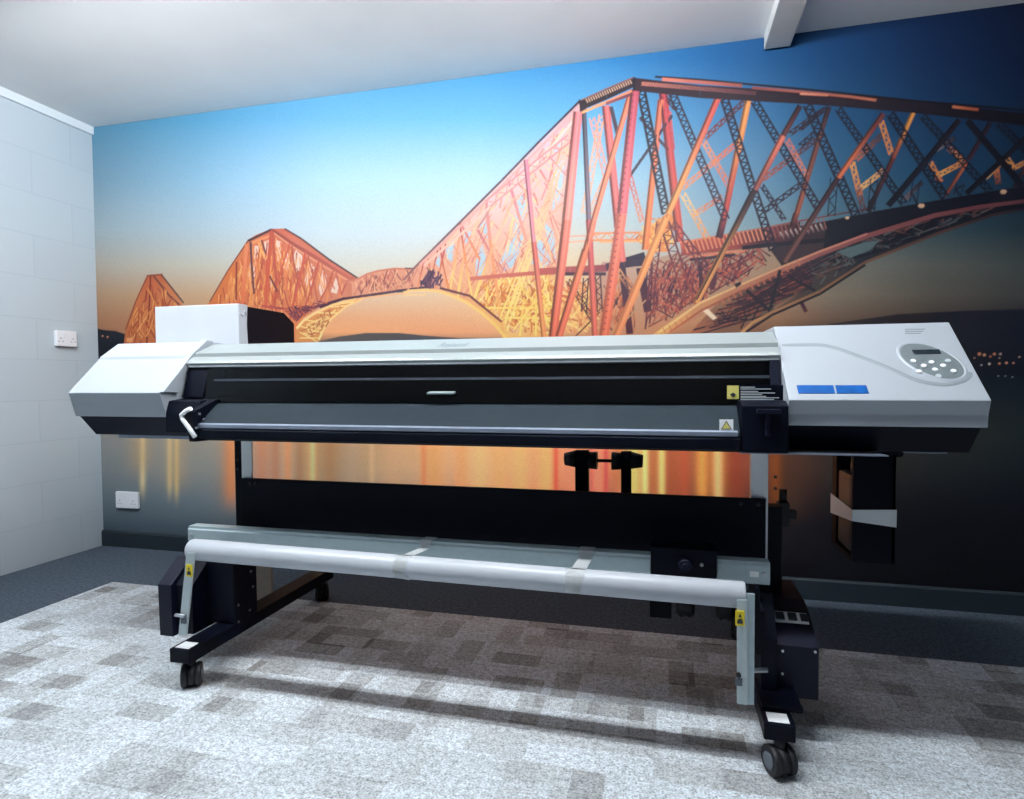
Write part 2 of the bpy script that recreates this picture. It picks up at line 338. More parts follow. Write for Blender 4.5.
def tubeS(a, b, w, c0, c1=None, w1=None, shade=0.45):
    """round member: body, a darker flank and a brighter flank printed along it"""
    c1 = c1 or c0; w1 = w if w1 is None else w1
    stroke([a, b], w, c0, c1, w1)
    q = math.hypot(b[0] - a[0], b[1] - a[1]); nx_, ny_ = (b[1] - a[1]) / q, -(b[0] - a[0]) / q
    if nx_ > 0: nx_, ny_ = -nx_, -ny_
    LAY[0] += 1
    k = lambda c, s: tuple(min(255, v * s) for v in c)
    stroke([(a[0] + nx_ * w * .36, a[1] + ny_ * w * .36), (b[0] + nx_ * w1 * .36, b[1] + ny_ * w1 * .36)], w * .3, k(c0, 1 - shade), k(c1, 1 - shade), w1 * .3)
    stroke([(a[0] - nx_ * w * .1, a[1] - ny_ * w * .1), (b[0] - nx_ * w1 * .1, b[1] - ny_ * w1 * .1)], w * .22, k(c0, 1.14), k(c1, 1.14), w1 * .22)
    LAY[0] -= 1
def lattice(a, b, w, c0, c1=None, edge=1.3, pitch=None, w1=None, lace=0.8):
    """laced girder: two edge lines and zigzag lacing"""
    c1 = c1 or c0; w1 = w if w1 is None else w1
    q = math.hypot(b[0] - a[0], b[1] - a[1]); nx_, ny_ = -(b[1] - a[1]) / q / 2, (b[0] - a[0]) / q / 2
    for s in (-1, 1): stroke([(a[0] + nx_ * w * s, a[1] + ny_ * w * s), (b[0] + nx_ * w1 * s, b[1] + ny_ * w1 * s)], edge, c0, c1)
    n_ = max(2, int(q / (pitch or max(w, 3)))); pr = []
    for i in range(n_ + 1):
        t = i / n_; s = 1 if i % 2 else -1; ww = w + (w1 - w) * t
        pr.append((a[0] + (b[0] - a[0]) * t + nx_ * ww * s, a[1] + (b[1] - a[1]) * t + ny_ * ww * s))
    for i in range(n_):
        stroke([pr[i], pr[i + 1]], lace, mixc(c0, c1, i / n_), mixc(c0, c1, (i + 1) / n_))
        p, r = pr[i], pr[i + 1]; t0, t1 = i / n_, (i + 1) / n_
        s = 1 if i % 2 else -1; ww0 = w + (w1 - w) * t0; ww1 = w + (w1 - w) * t1
        stroke([(a[0] + (b[0] - a[0]) * t0 + nx_ * ww0 * s, a[1] + (b[1] - a[1]) * t0 + ny_ * ww0 * s), (a[0] + (b[0] - a[0]) * t1 - nx_ * ww1 * s, a[1] + (b[1] - a[1]) * t1 - ny_ * ww1 * s)], lace, mixc(c0, c1, t0), mixc(c0, c1, t1))
def inside(p, poly):
    r = False; j = len(poly) - 1
    for i in range(len(poly)):
        if (poly[i][1] > p[1]) != (poly[j][1] > p[1]) and p[0] < (poly[j][0] - poly[i][0]) * (p[1] - poly[i][1]) / (poly[j][1] - poly[i][1]) + poly[i][0]: r = not r
        j = i
    return r
def tangle(poly, n_, lo, hi, cols, angs, w=0.9):
    x0, x1 = min(p[0] for p in poly), max(p[0] for p in poly); y0, y1 = min(p[1] for p in poly), max(p[1] for p in poly); k = 0; tries = 0
    while k < n_ and tries < n_ * 30:
        tries += 1
        x, y = random.uniform(x0, x1), random.uniform(y0, y1); L = random.uniform(lo, hi); a = math.radians(random.choice(angs) + random.uniform(-5, 5))
        p, q = (x - math.cos(a) * L / 2, y - math.sin(a) * L / 2), (x + math.cos(a) * L / 2, y + math.sin(a) * L / 2)
        if inside(p, poly) and inside(q, poly): stroke([p, q], w * random.uniform(.7, 1.5), random.choice(cols), random.choice(cols)); k += 1
DK, DK2, BR, OR, YL, PK, CR = (28, 18, 34), (52, 28, 40), (104, 56, 50), (236, 140, 84), (255, 214, 122), (240, 150, 124), (186, 70, 74)
LT = (250, 196, 160)

# --- horizon: far shore and its lamps
layer(0)
area([(96, 328), (104, 330), (116, 331), (128, 335), (150, 340), (150, 356), (96, 356)], [(12, 18, 34)] * 7)
area([(320, 341), (340, 336.5), (366, 333), (400, 333), (430, 336), (460, 338), (480, 338), (510, 338), (510, 352), (320, 352)], [(96, 84, 76), (84, 76, 74), (84, 76, 74), (78, 74, 76), (70, 70, 76), (70, 66, 70), (70, 66, 70), (70, 66, 70), (60, 60, 70), (60, 60, 70)])
area([(776, 333), (850, 321), (900, 314), (960, 311), (1030, 309), (1200, 300), (1200, 378), (1024, 376), (900, 378), (776, 378)], [(58, 52, 54), (52, 44, 48), (48, 40, 46), (30, 32, 46), (22, 30, 46), (14, 22, 36), (12, 20, 34), (12, 22, 38), (16, 24, 40), (30, 32, 42)])
layer(1)
for x, y in ((103, 336), (108, 337)): area([(x - .8, y - .8), (x + .8, y - .8), (x + .8, y + .8), (x - .8, y + .8)], (240, 150, 110))
for i, (x, y, r, c) in enumerate([(979, 354, 1.8, (255, 160, 120)), (984, 355, 1.6, (255, 180, 140)), (990, 356.5, 1.2, (240, 140, 110)), (994, 354, 1.5, (255, 170, 130)), (1000, 354, 1.3, (230, 200, 190)), (999, 358, .9, (200, 170, 160)),
      (981, 365, .9, (220, 210, 200)), (989, 364, 1.3, (255, 230, 210)), (999, 363.5, 1.3, (255, 160, 120)), (1006, 363, 1.4, (255, 170, 130)), (1013, 363, 1.1, (255, 170, 140)), (1019, 357, 1.0, (240, 190, 160)), (974, 358, .8, (220, 180, 160)),
      (1030, 362, 1.2, (255, 170, 130)), (1042, 358, 1.2, (255, 200, 150)), (998, 376, .8, (190, 190, 190)), (1005, 376, .8, (170, 180, 190)), (1012, 377, .8, (170, 180, 190))]):
    area([(x - r, y), (x - r * .6, y - r * .8), (x + r * .6, y - r * .8), (x + r, y), (x + r * .6, y + r * .8), (x - r * .6, y + r * .8)], c)

# --- far left tower
layer(2)
area([(123, 352), (127, 324), (136, 300), (146.5, 277), (151, 274.8), (162, 274.6), (172, 287), (182.6, 304), (182, 352)], [(206, 112, 62), (214, 118, 66), (222, 122, 70), (214, 108, 66), (206, 104, 66), (200, 104, 66), (214, 128, 82), (222, 140, 90), (214, 120, 66)])
layer(3)
stroke([(126, 330), (136, 302), (148, 276)], 1.2, (150, 76, 54)); stroke([(147, 276), (163, 274.5)], 1.8, (150, 80, 60)); stroke([(151, 275.5), (150, 300), (147, 345)], 1.6, (140, 56, 44)); stroke([(154, 276), (170, 296), (180, 305)], 2.0, (130, 70, 60)); stroke([(162, 275), (184, 303)], 1.6, (96, 62, 60))
tangle([(128, 345), (130, 322), (150, 280), (166, 286), (178, 306), (178, 345)], 90, 8, 26, [(240, 150, 84), (190, 84, 50), (250, 170, 96), (160, 66, 46)], [86, 94, 80, 100, 60, 120], 1.0)
area([(127, 338), (133, 338), (133, 342), (127, 342)], (255, 170, 110))

# --- middle cantilever
layer(2)
outline = [(200, 352), (206, 306), (210, 302), (228, 270), (248, 240), (256, 235), (272, 229), (285, 228.6), (300, 238), (330, 260), (358, 278), (368, 284), (372, 294), (343, 300), (320, 308), (304, 318), (296, 330), (300, 352)]
area(outline, [(222, 120, 64)] * 4 + [(224, 128, 84), (220, 124, 84), (206, 104, 80), (204, 104, 80)] + [(206, 116, 90)] * 5 + [(214, 130, 100)] * 2 + [(224, 130, 76)] * 3)
layer(3)
sk = (238, 206, 186)
for q in [[(255, 246), (259, 246), (256, 290), (253, 284)], [(264, 242), (269, 240), (268, 258), (265, 262)], [(276, 240), (282, 242), (281, 258), (278, 262)], [(292, 262), (296, 250), (303, 256), (300, 274), (297, 278)], [(304, 284), (310, 262), (315, 268), (312, 284), (308, 292)],
          [(319, 288), (323, 270), (327, 276), (326, 290), (321, 296)], [(283, 268), (287, 248), (290, 262), (286, 276)], [(331, 292), (336, 278), (340, 284), (337, 294)], [(248, 275), (251, 262), (252, 290)], [(269, 285), (272, 272), (275, 290), (271, 296)]]:
    area(q, sk)
layer(4)
tangle([(206, 335), (214, 300), (248, 244), (272, 234), (290, 246), (352, 282), (350, 296), (322, 304), (298, 322)], 230, 12, 46, [(240, 150, 84), (200, 88, 56), (250, 178, 106), (170, 74, 60), (232, 120, 76)], [88, 93, 97, 82, 104, 76, 116, 66], 0.95)
layer(6)
stroke([(210, 302), (228, 271), (248.5, 240.5)], 1.3, (130, 70, 56)); stroke([(248.5, 241), (272, 229.6)], 2.6, (70, 44, 50), (90, 52, 56)); stroke([(250, 244), (270, 236)], 2.2, (240, 150, 100))
stroke([(272, 230), (292, 243.5), (322, 261), (355, 280.5)], 3.6, (150, 66, 60), (190, 96, 80)); stroke([(274, 233), (292, 246), (322, 265), (352, 283)], 1.2, (240, 160, 120))
stroke([(285, 228.8), (302, 239), (330, 260), (358.5, 278.5)], 1.8, (96, 48, 56), (60, 36, 50)); stroke([(284, 232), (302, 245), (332, 265), (352, 277)], 1.6, (216, 112, 92))
stroke([(272, 231), (269, 262), (266, 308)], 3.6, (196, 82, 62), (212, 96, 66)); stroke([(251, 242), (252, 266), (254.5, 294)], 2.2, (88, 56, 66), (120, 60, 60)); stroke([(237, 262), (236.5, 300)], 1.8, (140, 60, 50))
stroke([(273, 232), (275, 262), (277, 290), (274, 308)], 2.6, (190, 84, 66)); stroke([(262, 240), (266, 254)], 1.8, (120, 60, 60)); stroke([(247, 244), (243, 304)], 3.6, (240, 140, 96), (232, 120, 80)); stroke([(290, 244), (284, 262), (276, 290)], 1.8, (206, 90, 66))
stroke([(292, 246), (294, 262), (298, 280), (292, 312)], 1.8, (180, 84, 70)); stroke([(306, 252), (301, 276), (291, 314)], 2.2, (206, 90, 74)); stroke([(319, 262), (314, 282), (303, 314)], 1.8, (196, 84, 70)); stroke([(308, 254), (314, 280), (318, 302)], 1.5, (190, 96, 76))
stroke([(334, 270), (328, 286), (318, 306)], 1.5, (190, 90, 70)); stroke([(322, 264), (328, 284), (332, 298)], 1.4, (196, 104, 80)); stroke([(336, 272), (340, 288), (342, 296)], 1.3, (190, 90, 80)); stroke([(348, 280), (342, 294)], 1.3, (180, 80, 80)); stroke([(270, 276), (278, 292)], 1.8, (110, 50, 60))
stroke([(262, 306), (285, 309), (300, 312), (322, 305), (345, 298.5)], 2.6, (190, 76, 70), (70, 34, 60)); area([(284, 310), (300, 308), (318, 306), (305, 314), (297, 322)], (140, 62, 66)); tangle([(280, 310), (300, 304), (322, 300), (340, 298), (318, 308), (300, 320)], 40, 4, 12, [(100, 44, 70), (220, 110, 70), (70, 34, 60)], [60, 120, 10])

# --- arch of the far span: yellow lower chord, suspended span
layer(6)
area([(296, 331), (304, 322), (318, 312), (338, 303), (362, 298), (346, 307), (334, 318), (324, 330), (318, 342), (296, 342)], (226, 146, 84))
layer(7)
stroke([(297, 328.5), (304, 320.5), (314, 314), (333, 305), (356, 299.5)], 2.4, (255, 226, 156), (255, 196, 124)); stroke([(319, 340), (324, 329), (332, 318.5), (347, 306), (363, 299)], 2.0, (255, 228, 150), (255, 200, 130))
for a, b_ in (((300, 326), (322, 333)), ((304, 334), (320, 330)), ((306, 320), (328, 324)), ((310, 328), (330, 318)), ((318, 313), (338, 313)), ((318, 324), (336, 310)), ((330, 307), (346, 306)), ((300, 338), (320, 338)), ((300, 332), (318, 342)), ((338, 304), (354, 302))): stroke([a, b_], 1.2, (255, 220, 140))
tangle([(298, 332), (318, 313), (356, 300), (334, 316), (318, 340)], 40, 5, 12, [(170, 84, 60), (255, 210, 130)], [20, 70, 120, 160])
layer(2)
area([(352, 282), (359, 278.5), (368, 273.5), (379, 270.5), (395, 268.4), (411, 269), (416, 270), (416, 288), (402, 291), (378, 294.5), (352, 298)], (226, 150, 118))
layer(4)
tangle([(352, 284), (368, 274), (395, 269), (416, 271), (416, 288), (378, 293), (352, 296)], 90, 5, 18, [(190, 100, 90), (120, 60, 70), (250, 186, 140), (210, 120, 96)], [70, 110, 90, 60, 120])
layer(6)
stroke([(345, 283), (359, 278.5), (368, 273.8), (379, 270.8), (395, 268.6), (411, 269.2)], 1.8, (206, 120, 96)); stroke([(320, 307.5), (343, 299), (378.6, 294), (402, 290.5), (430, 287)], 2.6, (70, 30, 50), (60, 30, 60)); stroke([(343, 301.5), (363, 298), (396, 294.2), (404, 293)], 1.3, (255, 180, 120))
stroke([(405, 268.4), (414, 268.4)], 1.3, (80, 50, 60)); area([(397, 290), (403, 289), (403, 292.4), (397, 292.6)], (30, 20, 50))

# --- left arm of the near cantilever
layer(2)
area([(404, 292), (408, 278), (416, 266), (440, 245), (462, 221), (490, 194), (502, 181), (540, 143), (580, 102), (583, 110), (556, 340), (506, 340), (498, 326), (484, 313), (468, 304), (450, 295), (426, 289.5)],
     [(232, 160, 130)] * 3 + [(236, 178, 156), (238, 190, 176), (232, 200, 196), (230, 200, 200), (214, 190, 200), (206, 168, 176), (216, 160, 160), (246, 176, 96), (250, 196, 110), (250, 190, 110), (246, 180, 110), (242, 170, 114), (238, 160, 120), (234, 156, 124)])
layer(3)
sky = (186, 208, 222)
for q in [[(509, 255), (516, 222), (524, 238), (520, 252), (512, 262)], [(514, 208), (524, 190), (527, 216), (522, 230), (516, 218)], [(489, 218), (492, 240), (487, 238), (480, 226)], [(476, 262), (482, 244), (486, 256), (484, 276), (476, 276)], [(464, 230), (474, 232), (466, 250)],
          [(500, 262), (510, 238), (520, 250), (512, 268), (504, 272)], [(535, 235), (545, 245), (552, 262), (540, 270), (530, 262)], [(544, 222), (554, 232), (556, 262), (549, 246)], [(551, 196), (556, 186), (554, 216)], [(552, 172), (565, 158), (562, 190), (558, 204), (552, 190)],
          [(554, 152), (568, 132), (560, 152)], [(446, 250), (455, 240), (452, 262), (447, 258)], [(434, 262), (440, 254), (440, 268)]]:
    area(q, sky)
layer(4)
tangle([(410, 290), (418, 268), (502, 186), (576, 110), (566, 330), (510, 334), (480, 309), (450, 293)], 230, 10, 44, [(246, 176, 140), (226, 130, 120), (255, 214, 150), (214, 120, 110), (250, 196, 160)], [62, 70, 112, 120, 104, 45, 135], 1.0)
tangle([(470, 300), (486, 276), (560, 268), (566, 336), (512, 336), (496, 320)], 300, 8, 34, [YL, (255, 200, 100), (226, 120, 70), (240, 160, 80), (255, 232, 150), (190, 96, 60)], [60, 75, 105, 120, 90, 2, 40, 140], 1.15)
layer(6)
for a, b_, w, c0, c1 in [((460, 224), (466, 262), 1.8, CR, OR), ((460, 222), (480, 260), 2.2, (214, 120, 120), OR), ((486, 200), (490, 240), 3.4, (222, 140, 144), (236, 150, 130)), ((490, 240), (504, 338), 2.8, (240, 150, 110), (250, 180, 100)), ((508, 178), (526, 240), 3, (216, 130, 140), (236, 160, 140)),
      ((478, 230), (490, 252), 2.4, (206, 120, 124), (216, 130, 124)), ((460, 236), (450, 292), 1.8, (240, 150, 110), YL), ((485, 205), (465, 250), 2, LT, (236, 160, 130)), ((465, 250), (458, 297), 2.2, (246, 166, 120), YL), ((484, 202), (472, 236), 2, (240, 170, 150), LT), ((514, 198), (494, 244), 2.4, (244, 176, 150), LT),
      ((494, 244), (474, 300), 3, (246, 170, 130), YL), ((440, 246), (448, 290), 1.5, CR, OR), ((446, 244), (436, 288), 1.5, CR, OR), ((438, 250), (430, 286), 1.4, CR, OR), ((428, 258), (434, 288), 1.3, (206, 100, 80), OR), ((424, 262), (418, 288), 1.3, CR, OR), ((418, 268), (408, 290), 1.6, (214, 130, 110), (230, 150, 120)), ((464, 250), (472, 296), 1.8, OR, YL), ((442, 262), (450, 290), 1.3, (206, 106, 84), OR),
      ((478, 228), (506, 186), 1.6, (190, 130, 130), LT), ((540, 170), (556, 196), 2, (214, 120, 120), LT)]:
    stroke([a, b_], w, c0, c1)
for a, b_, w, c0, c1 in [((556, 178), (508, 320), 5, (250, 190, 160), (255, 226, 130)), ((540, 142), (528, 190), 3, (240, 180, 176), (246, 190, 160)), ((575, 118), (544, 214), 5, (250, 190, 160), (250, 190, 150)), ((544, 214), (502, 322), 6, (250, 196, 150), (255, 224, 126)), ((602, 115), (584, 214), 5, (246, 170, 130), (250, 190, 150))]:
    lattice(a, b_, w, c0, c1, 1.5)
for a, b_ in (((532, 322), (546, 296)), ((546, 296), (562, 322)), ((508, 318), (560, 318)), ((536, 336), (536, 300)), ((520, 336), (524, 298)), ((552, 334), (538, 300)), ((506, 308), (552, 308)), ((514, 330), (548, 284)), ((556, 328), (520, 286)), ((484, 308), (520, 308)), ((486, 300), (488, 286))): stroke([a, b_], 1.8, (255, 222, 120), (255, 206, 104))
# main sloping chords
stroke([(404, 280), (416, 266.5), (460, 222.5), (502, 180.5), (540, 141), (580, 101)], 2.2, (150, 96, 96), (60, 44, 60)); stroke([(420, 265), (462, 225), (504, 184), (542, 146), (580, 107)], 2.6, (236, 170, 156), (236, 168, 168))
stroke([(424, 266), (466, 230), (508, 190), (544, 156), (576, 118)], 2.4, (246, 190, 168), (250, 206, 196)); lattice((488, 204), (570, 138), 7, (226, 150, 150), (226, 140, 144), 1.6)
area([(420, 284), (430, 270), (436, 272), (430, 288)], (110, 60, 80)); tangle([(416, 290), (428, 266), (444, 270), (442, 290)], 18, 5, 14, [(60, 40, 70), (90, 60, 90)], [60, 120, 90], 1.4)
stroke([(440, 288), (470, 296), (492, 314), (502, 322)], 2.4, (90, 44, 64), (150, 70, 60))
layer(8)
stroke([(404, 293), (410, 291), (426, 290), (440, 291.5), (452, 295.5), (468, 303), (482, 313), (496, 326), (506, 338)], 2.8, (255, 204, 136), (255, 208, 110)); stroke([(404, 295), (425, 295)], 1.3, (255, 206, 140)); stroke([(425, 289), (425, 295)], 1.3, (255, 206, 140))
# water/sky seen through the near span
layer(3)
area([(586, 330), (602, 262), (640, 262), (690, 250), (716, 244), (762, 238), (790, 262), (736, 296), (690, 322), (660, 340), (586, 340)], [(214, 150, 110), (206, 160, 140), (196, 160, 140), (170, 150, 130), (170, 140, 120), (160, 136, 120), (170, 140, 112), (176, 140, 108), (196, 136, 100), (214, 140, 96), (224, 140, 90)])
area([(800, 226), (867, 213), (919, 204), (1003, 190), (1034, 186), (1034, 208), (991, 215), (935, 234), (865, 262), (820, 291), (772, 312), (744, 333), (690, 333), (720, 300), (750, 286), (783, 268), (770, 250), (784, 236)],
     [(44, 28, 42), (16, 18, 36), (10, 14, 34), (8, 10, 32), (8, 10, 28), (8, 10, 28), (10, 14, 32), (16, 22, 38), (30, 38, 48), (64, 62, 60), (110, 88, 72), (150, 104, 80), (176, 100, 70), (150, 110, 84), (100, 76, 66), (40, 30, 44), (40, 28, 44), (40, 28, 44)])
area([(826, 222), (868, 214), (919, 205), (1003, 191), (1040, 187), (1040, 206), (991, 213), (935, 232), (880, 252), (846, 262), (822, 262)], (9, 14, 32))
layer(4)
tangle([(644, 330), (650, 262), (690, 250), (760, 244), (776, 262), (730, 288), (690, 308), (660, 326)], 300, 8, 34, [(110, 44, 60), (70, 30, 54), (186, 84, 70), (206, 110, 80), (54, 26, 50), (150, 64, 66)], [60, 110, 120, 85, 95, 30, 150], 1.15)
tangle([(690, 332), (740, 292), (790, 268), (822, 262), (816, 284), (770, 308), (742, 330)], 120, 10, 40, [(40, 24, 44), (60, 34, 48), (110, 50, 54), (150, 80, 60), (30, 24, 42)], [55, 120, 80, -12, -12, -12, 35], 1.3)
tangle([(800, 258), (870, 232), (960, 210), (1020, 200), (990, 212), (930, 232), (865, 258), (820, 286)], 110, 6, 22, [(60, 66, 76), (90, 96, 96), (110, 72, 64), (20, 20, 36)], [-25, -20, 60, 120, 20], 1.2)
tangle([(600, 334), (604, 276), (640, 270), (640, 334)], 50, 12, 40, [(90, 40, 60), (236, 150, 90), (70, 34, 56), (214, 110, 70)], [60, 120, 90], 1.2)
tangle([(552, 334), (560, 280), (600, 276), (600, 334)], 90, 10, 40, [(255, 214, 130), (240, 150, 90), (206, 100, 70), (255, 190, 110)], [50, 130, 75, 105, 20], 1.4)
for i in range(9): stroke([(700 + i * 9, 334 - i * 6), (776 + i * 9, 312 - i * 9)], 1.5, (44, 26, 42), (34, 26, 42))
layer(6)
# railway deck
stroke([(470, 279), (500, 276), (538, 273), (560, 271)], 4, (214, 116, 96), (200, 96, 90)); stroke([(538, 272), (570, 270), (608, 268)], 7, (190, 90, 84), (150, 70, 80)); stroke([(560, 274), (606, 274)], 3.5, (60, 30, 54)); area([(624, 258), (644, 252), (648, 264), (626, 268)], (36, 26, 52)); stroke([(606, 267), (624, 264), (650, 262)], 7, (46, 28, 54))
stroke([(562, 243), (600, 240)], 1.6, (250, 180, 150)); stroke([(562, 237), (600, 235)], 1.2, (240, 160, 140)); lattice((592, 237), (652, 236), 7, (240, 150, 96), (236, 140, 90), 2.0); stroke([(600, 242), (652, 241)], 2, (250, 176, 120)); area([(636, 240), (668, 212), (676, 218), (668, 252), (652, 252)], (236, 146, 84)); tangle([(634, 240), (650, 216), (672, 212), (674, 246), (652, 252)], 46, 5, 18, [(255, 200, 110), (200, 90, 60), (255, 176, 96)], [50, 130, 90, 10], 1.2)
area([(680, 243), (716, 237), (762, 229), (800, 222), (800, 240), (764, 247), (716, 252), (682, 256)], [(206, 96, 70), (190, 80, 66), (120, 50, 56), (40, 24, 40), (24, 18, 36), (60, 30, 44), (150, 64, 62), (150, 60, 66)])
stroke([(680, 242.5), (716, 236.5), (762, 228.5), (800, 221), (868, 209)], 1.6, (240, 140, 100), (90, 44, 50)); stroke([(690, 257), (724, 253), (745, 251)], 1.6, (236, 130, 90)); stroke([(690, 260), (735, 255)], 2.6, (40, 22, 44)); stroke([(742, 248), (790, 243), (830, 240)], 4.2, (16, 14, 36))
for i in range(34):
    x = 684 + i * 4.2; y = 241 - i * .72; stroke([(x, y + 1), (x + 3.6, y + 12)], 1.1, (245, 160, 120) if i < 20 else (150, 90, 84)); 
for i in range(9): stroke([(780 + i * 5, 232 - i), (784 + i * 5, 239 - i)], 1.1, (200, 190, 180), (120, 100, 100))
stroke([(868, 214), (919, 205), (1003, 191), (1034, 187)], 3, (10, 10, 30))
for x, y, r in ((921, 206, 3.4), (1003, 192, 3.4), (847, 218, 2.2), (981, 114.5, 2.8)): area([(x - r, y), (x - r * .5, y - r * .6), (x + r * .6, y - r * .6), (x + r, y), (x + r * .5, y + r * .6), (x - r * .5, y + r * .6)], (240, 190, 150))
# dark piers under the deck
for a, b_, w in (((622, 266), (630, 334), 7), ((640, 268), (648, 312), 8), ((700, 262), (702, 300), 4), ((716, 262), (712, 290), 5), ((800, 300), (806, 312), 4)): stroke([a, b_], w, (54, 28, 52), (90, 40, 56))
lattice((586, 278), (584, 312), 5, (70, 34, 56), (60, 34, 56), 1.4); lattice((598, 276), (600, 312), 5, (70, 34, 56), (60, 34, 56), 1.4); lattice((650, 262), (648, 310), 5, (60, 30, 54), (60, 30, 54), 1.3)
lattice((568, 280), (594, 322), 4, (80, 40, 50), (70, 40, 50), 1.2); lattice((618, 270), (632, 292), 4, (230, 160, 110), (90, 50, 60), 1.4); stroke([(646, 300), (612, 334)], 1.5, (200, 150, 110)); stroke([(600, 312), (576, 336)], 1.5, (110, 60, 50))
# far-side members of the near tower
layer(8)
tubeS((606, 106), (622, 262), 8, (222, 110, 108), (226, 116, 110)); stroke([(611, 107), (618, 136)], 4, (70, 56, 70))
tubeS((663, 92), (680, 242), 8.5, (182, 64, 74), (206, 90, 76)); tubeS((661, 100), (645, 250), 6.5, (232, 118, 88), (240, 130, 80))
tubeS((748, 101), (724, 218), 6.5, (236, 150, 84), (186, 70, 66)); tubeS((724, 218), (719, 238), 7, (130, 50, 56), (60, 28, 44))
tubeS((829, 107), (820, 135), 5, DK2, (90, 54, 56)); tubeS((820, 135), (796, 216), 5.5, (110, 64, 58), (150, 80, 64)); tubeS((796, 214), (792, 228), 6, (120, 60, 54), (60, 30, 40))
tubeS((913, 113), (892, 160), 4.6, (230, 150, 74), (150, 70, 56)); tubeS((893, 158), (868, 212), 5, (90, 44, 46), (30, 18, 34))
tubeS((990, 123), (968, 160), 4.5, (40, 24, 36), (60, 30, 40)); tubeS((967, 162), (945, 196), 3.6, (180, 90, 60), (120, 60, 50))
tubeS((1034, 150), (1014, 188), 4, (90, 50, 40), (40, 24, 36))
for a, b_, w, c0, c1 in [((682, 189), (736, 144), 4, (236, 150, 106), (210, 110, 90)), ((704, 139), (745, 101), 4, (130, 64, 66), (90, 46, 56)), ((692, 216), (722, 197), 4, (240, 160, 110), (190, 100, 84)), ((762, 180), (816, 140), 4, (170, 92, 80), (70, 44, 56)), ((790, 134), (822, 111), 4, (60, 40, 54), (50, 36, 52)),
      ((763, 212), (800, 185), 4.5, (44, 34, 50), (50, 40, 56)), ((800, 130), (826, 108), 3, (44, 30, 44), (40, 30, 44)), ((856, 160), (883, 134), 4, (190, 110, 80), (80, 50, 50)), ((861, 188), (884, 170), 4, (255, 190, 110), (220, 150, 90)), ((937, 176), (962, 163), 4, (250, 180, 100), (220, 130, 70)), ((936, 150), (955, 138), 3, (150, 130, 130), (50, 40, 50)),
      ((904, 200), (922, 182), 3, (130, 100, 100), (40, 30, 40)), ((1014, 168), (1030, 160), 3.4, (220, 150, 90), (200, 120, 70)), ((985, 178), (1000, 164), 3.4, (230, 180, 130), (180, 110, 70)), ((800, 146), (816, 132), 4, (40, 36, 54), (40, 36, 54)),
      ((704, 142), (730, 188), 4.5, (240, 150, 100), (214, 110, 84)), ((683, 194), (708, 240), 5, (255, 200, 120), (236, 150, 90)), ((762, 186), (784, 220), 4, (40, 30, 50), (50, 34, 50)), ((787, 140), (806, 176), 4.5, (190, 110, 100), (210, 130, 110)), ((881, 122), (891, 154), 4.5, (240, 150, 76), (230, 140, 70)),
      ((852, 163), (860, 196), 4.5, (250, 170, 80), (230, 130, 70)), ((858, 190), (864, 212), 4, (150, 80, 60), (80, 44, 50)), ((930, 163), (940, 182), 4.5, (240, 150, 76), (220, 120, 70)), ((948, 148), (964, 162), 4, (200, 130, 100), (230, 140, 80)), ((1004, 156), (1014, 170), 5, (250, 170, 90), (240, 150, 80)), ((996, 170), (998, 184), 4, (230, 130, 70), (120, 60, 50)),
      ((630, 176), (642, 222), 4, (210, 100, 90), (236, 140, 90)), ((668, 112), (672, 150), 5, (220, 90, 80), (190, 70, 74)), ((664, 96), (676, 110), 3, (60, 30, 40), (60, 30, 40)), ((640, 118), (668, 150), 1.6, (60, 40, 60), (60, 40, 60)), ((630, 176), (672, 116), 1.5, (60, 40, 60), (60, 40, 60)), ((580, 110), (604, 102), 5, (240, 160, 130), (220, 120, 100)), ((592, 118), (606, 176), 5, (246, 160, 130), (240, 150, 120)), ((606, 176), (590, 214), 4, (246, 170, 130), (246, 180, 140))]:
    lattice(a, b_, w, c0, c1, 1.25)
# portal bracing near the right end
for x in (836, 876, 918, 962): lattice((x - 2, 178 + (x - 836) * .05), (x - 5, 216 - (x - 836) * .16), 7, (30, 28, 46), (24, 22, 40), 1.1)
layer(10)
# dark laced girders falling to the right
for a, b_, w, c0, c1 in [((672, 93), (726, 220), 6.5, (40, 26, 44), (50, 28, 48)), ((754, 101), (818, 208), 6.5, (26, 20, 38), (40, 26, 46)), ((838, 109), (904, 204), 6, (24, 20, 40), (20, 18, 38)), ((922, 116), (990, 192), 6, (20, 18, 38), (14, 14, 34)), ((998, 123), (1040, 165), 6, (18, 16, 34), (16, 14, 34))]:
    lattice(a, b_, w, c0, c1, 1.9, 3.2, lace=1.1)
for a, b_, w, c0, c1 in [((724, 98), (754, 194), 7, (34, 24, 42), (28, 22, 44)), ((754, 192), (773, 250), 7, (34, 24, 42), (28, 22, 44)), ((807, 105), (856, 216), 7.5, (30, 22, 38), (26, 22, 42)), ((890, 114), (945, 198), 7, (18, 16, 34), (20, 18, 36))]:
    lattice(a, b_, w, c0, c1, 2.2, 3.4, lace=1.3)
stroke([(967, 121), (1022, 186)], 7, (16, 14, 32), (12, 12, 30))
lattice((641, 90), (666, 214), 7, (34, 24, 40), (26, 20, 40), 2.6, 3.4, lace=1.3)
lattice((664, 222), (690, 304), 9, (96, 40, 60), (150, 64, 60), 2.0, 4); lattice((672, 222), (706, 268), 6, (110, 50, 60), (90, 40, 56), 1.6, 4); lattice((660, 222), (650, 300), 6, (120, 50, 64), (110, 46, 60), 1.6, 4)
layer(12)
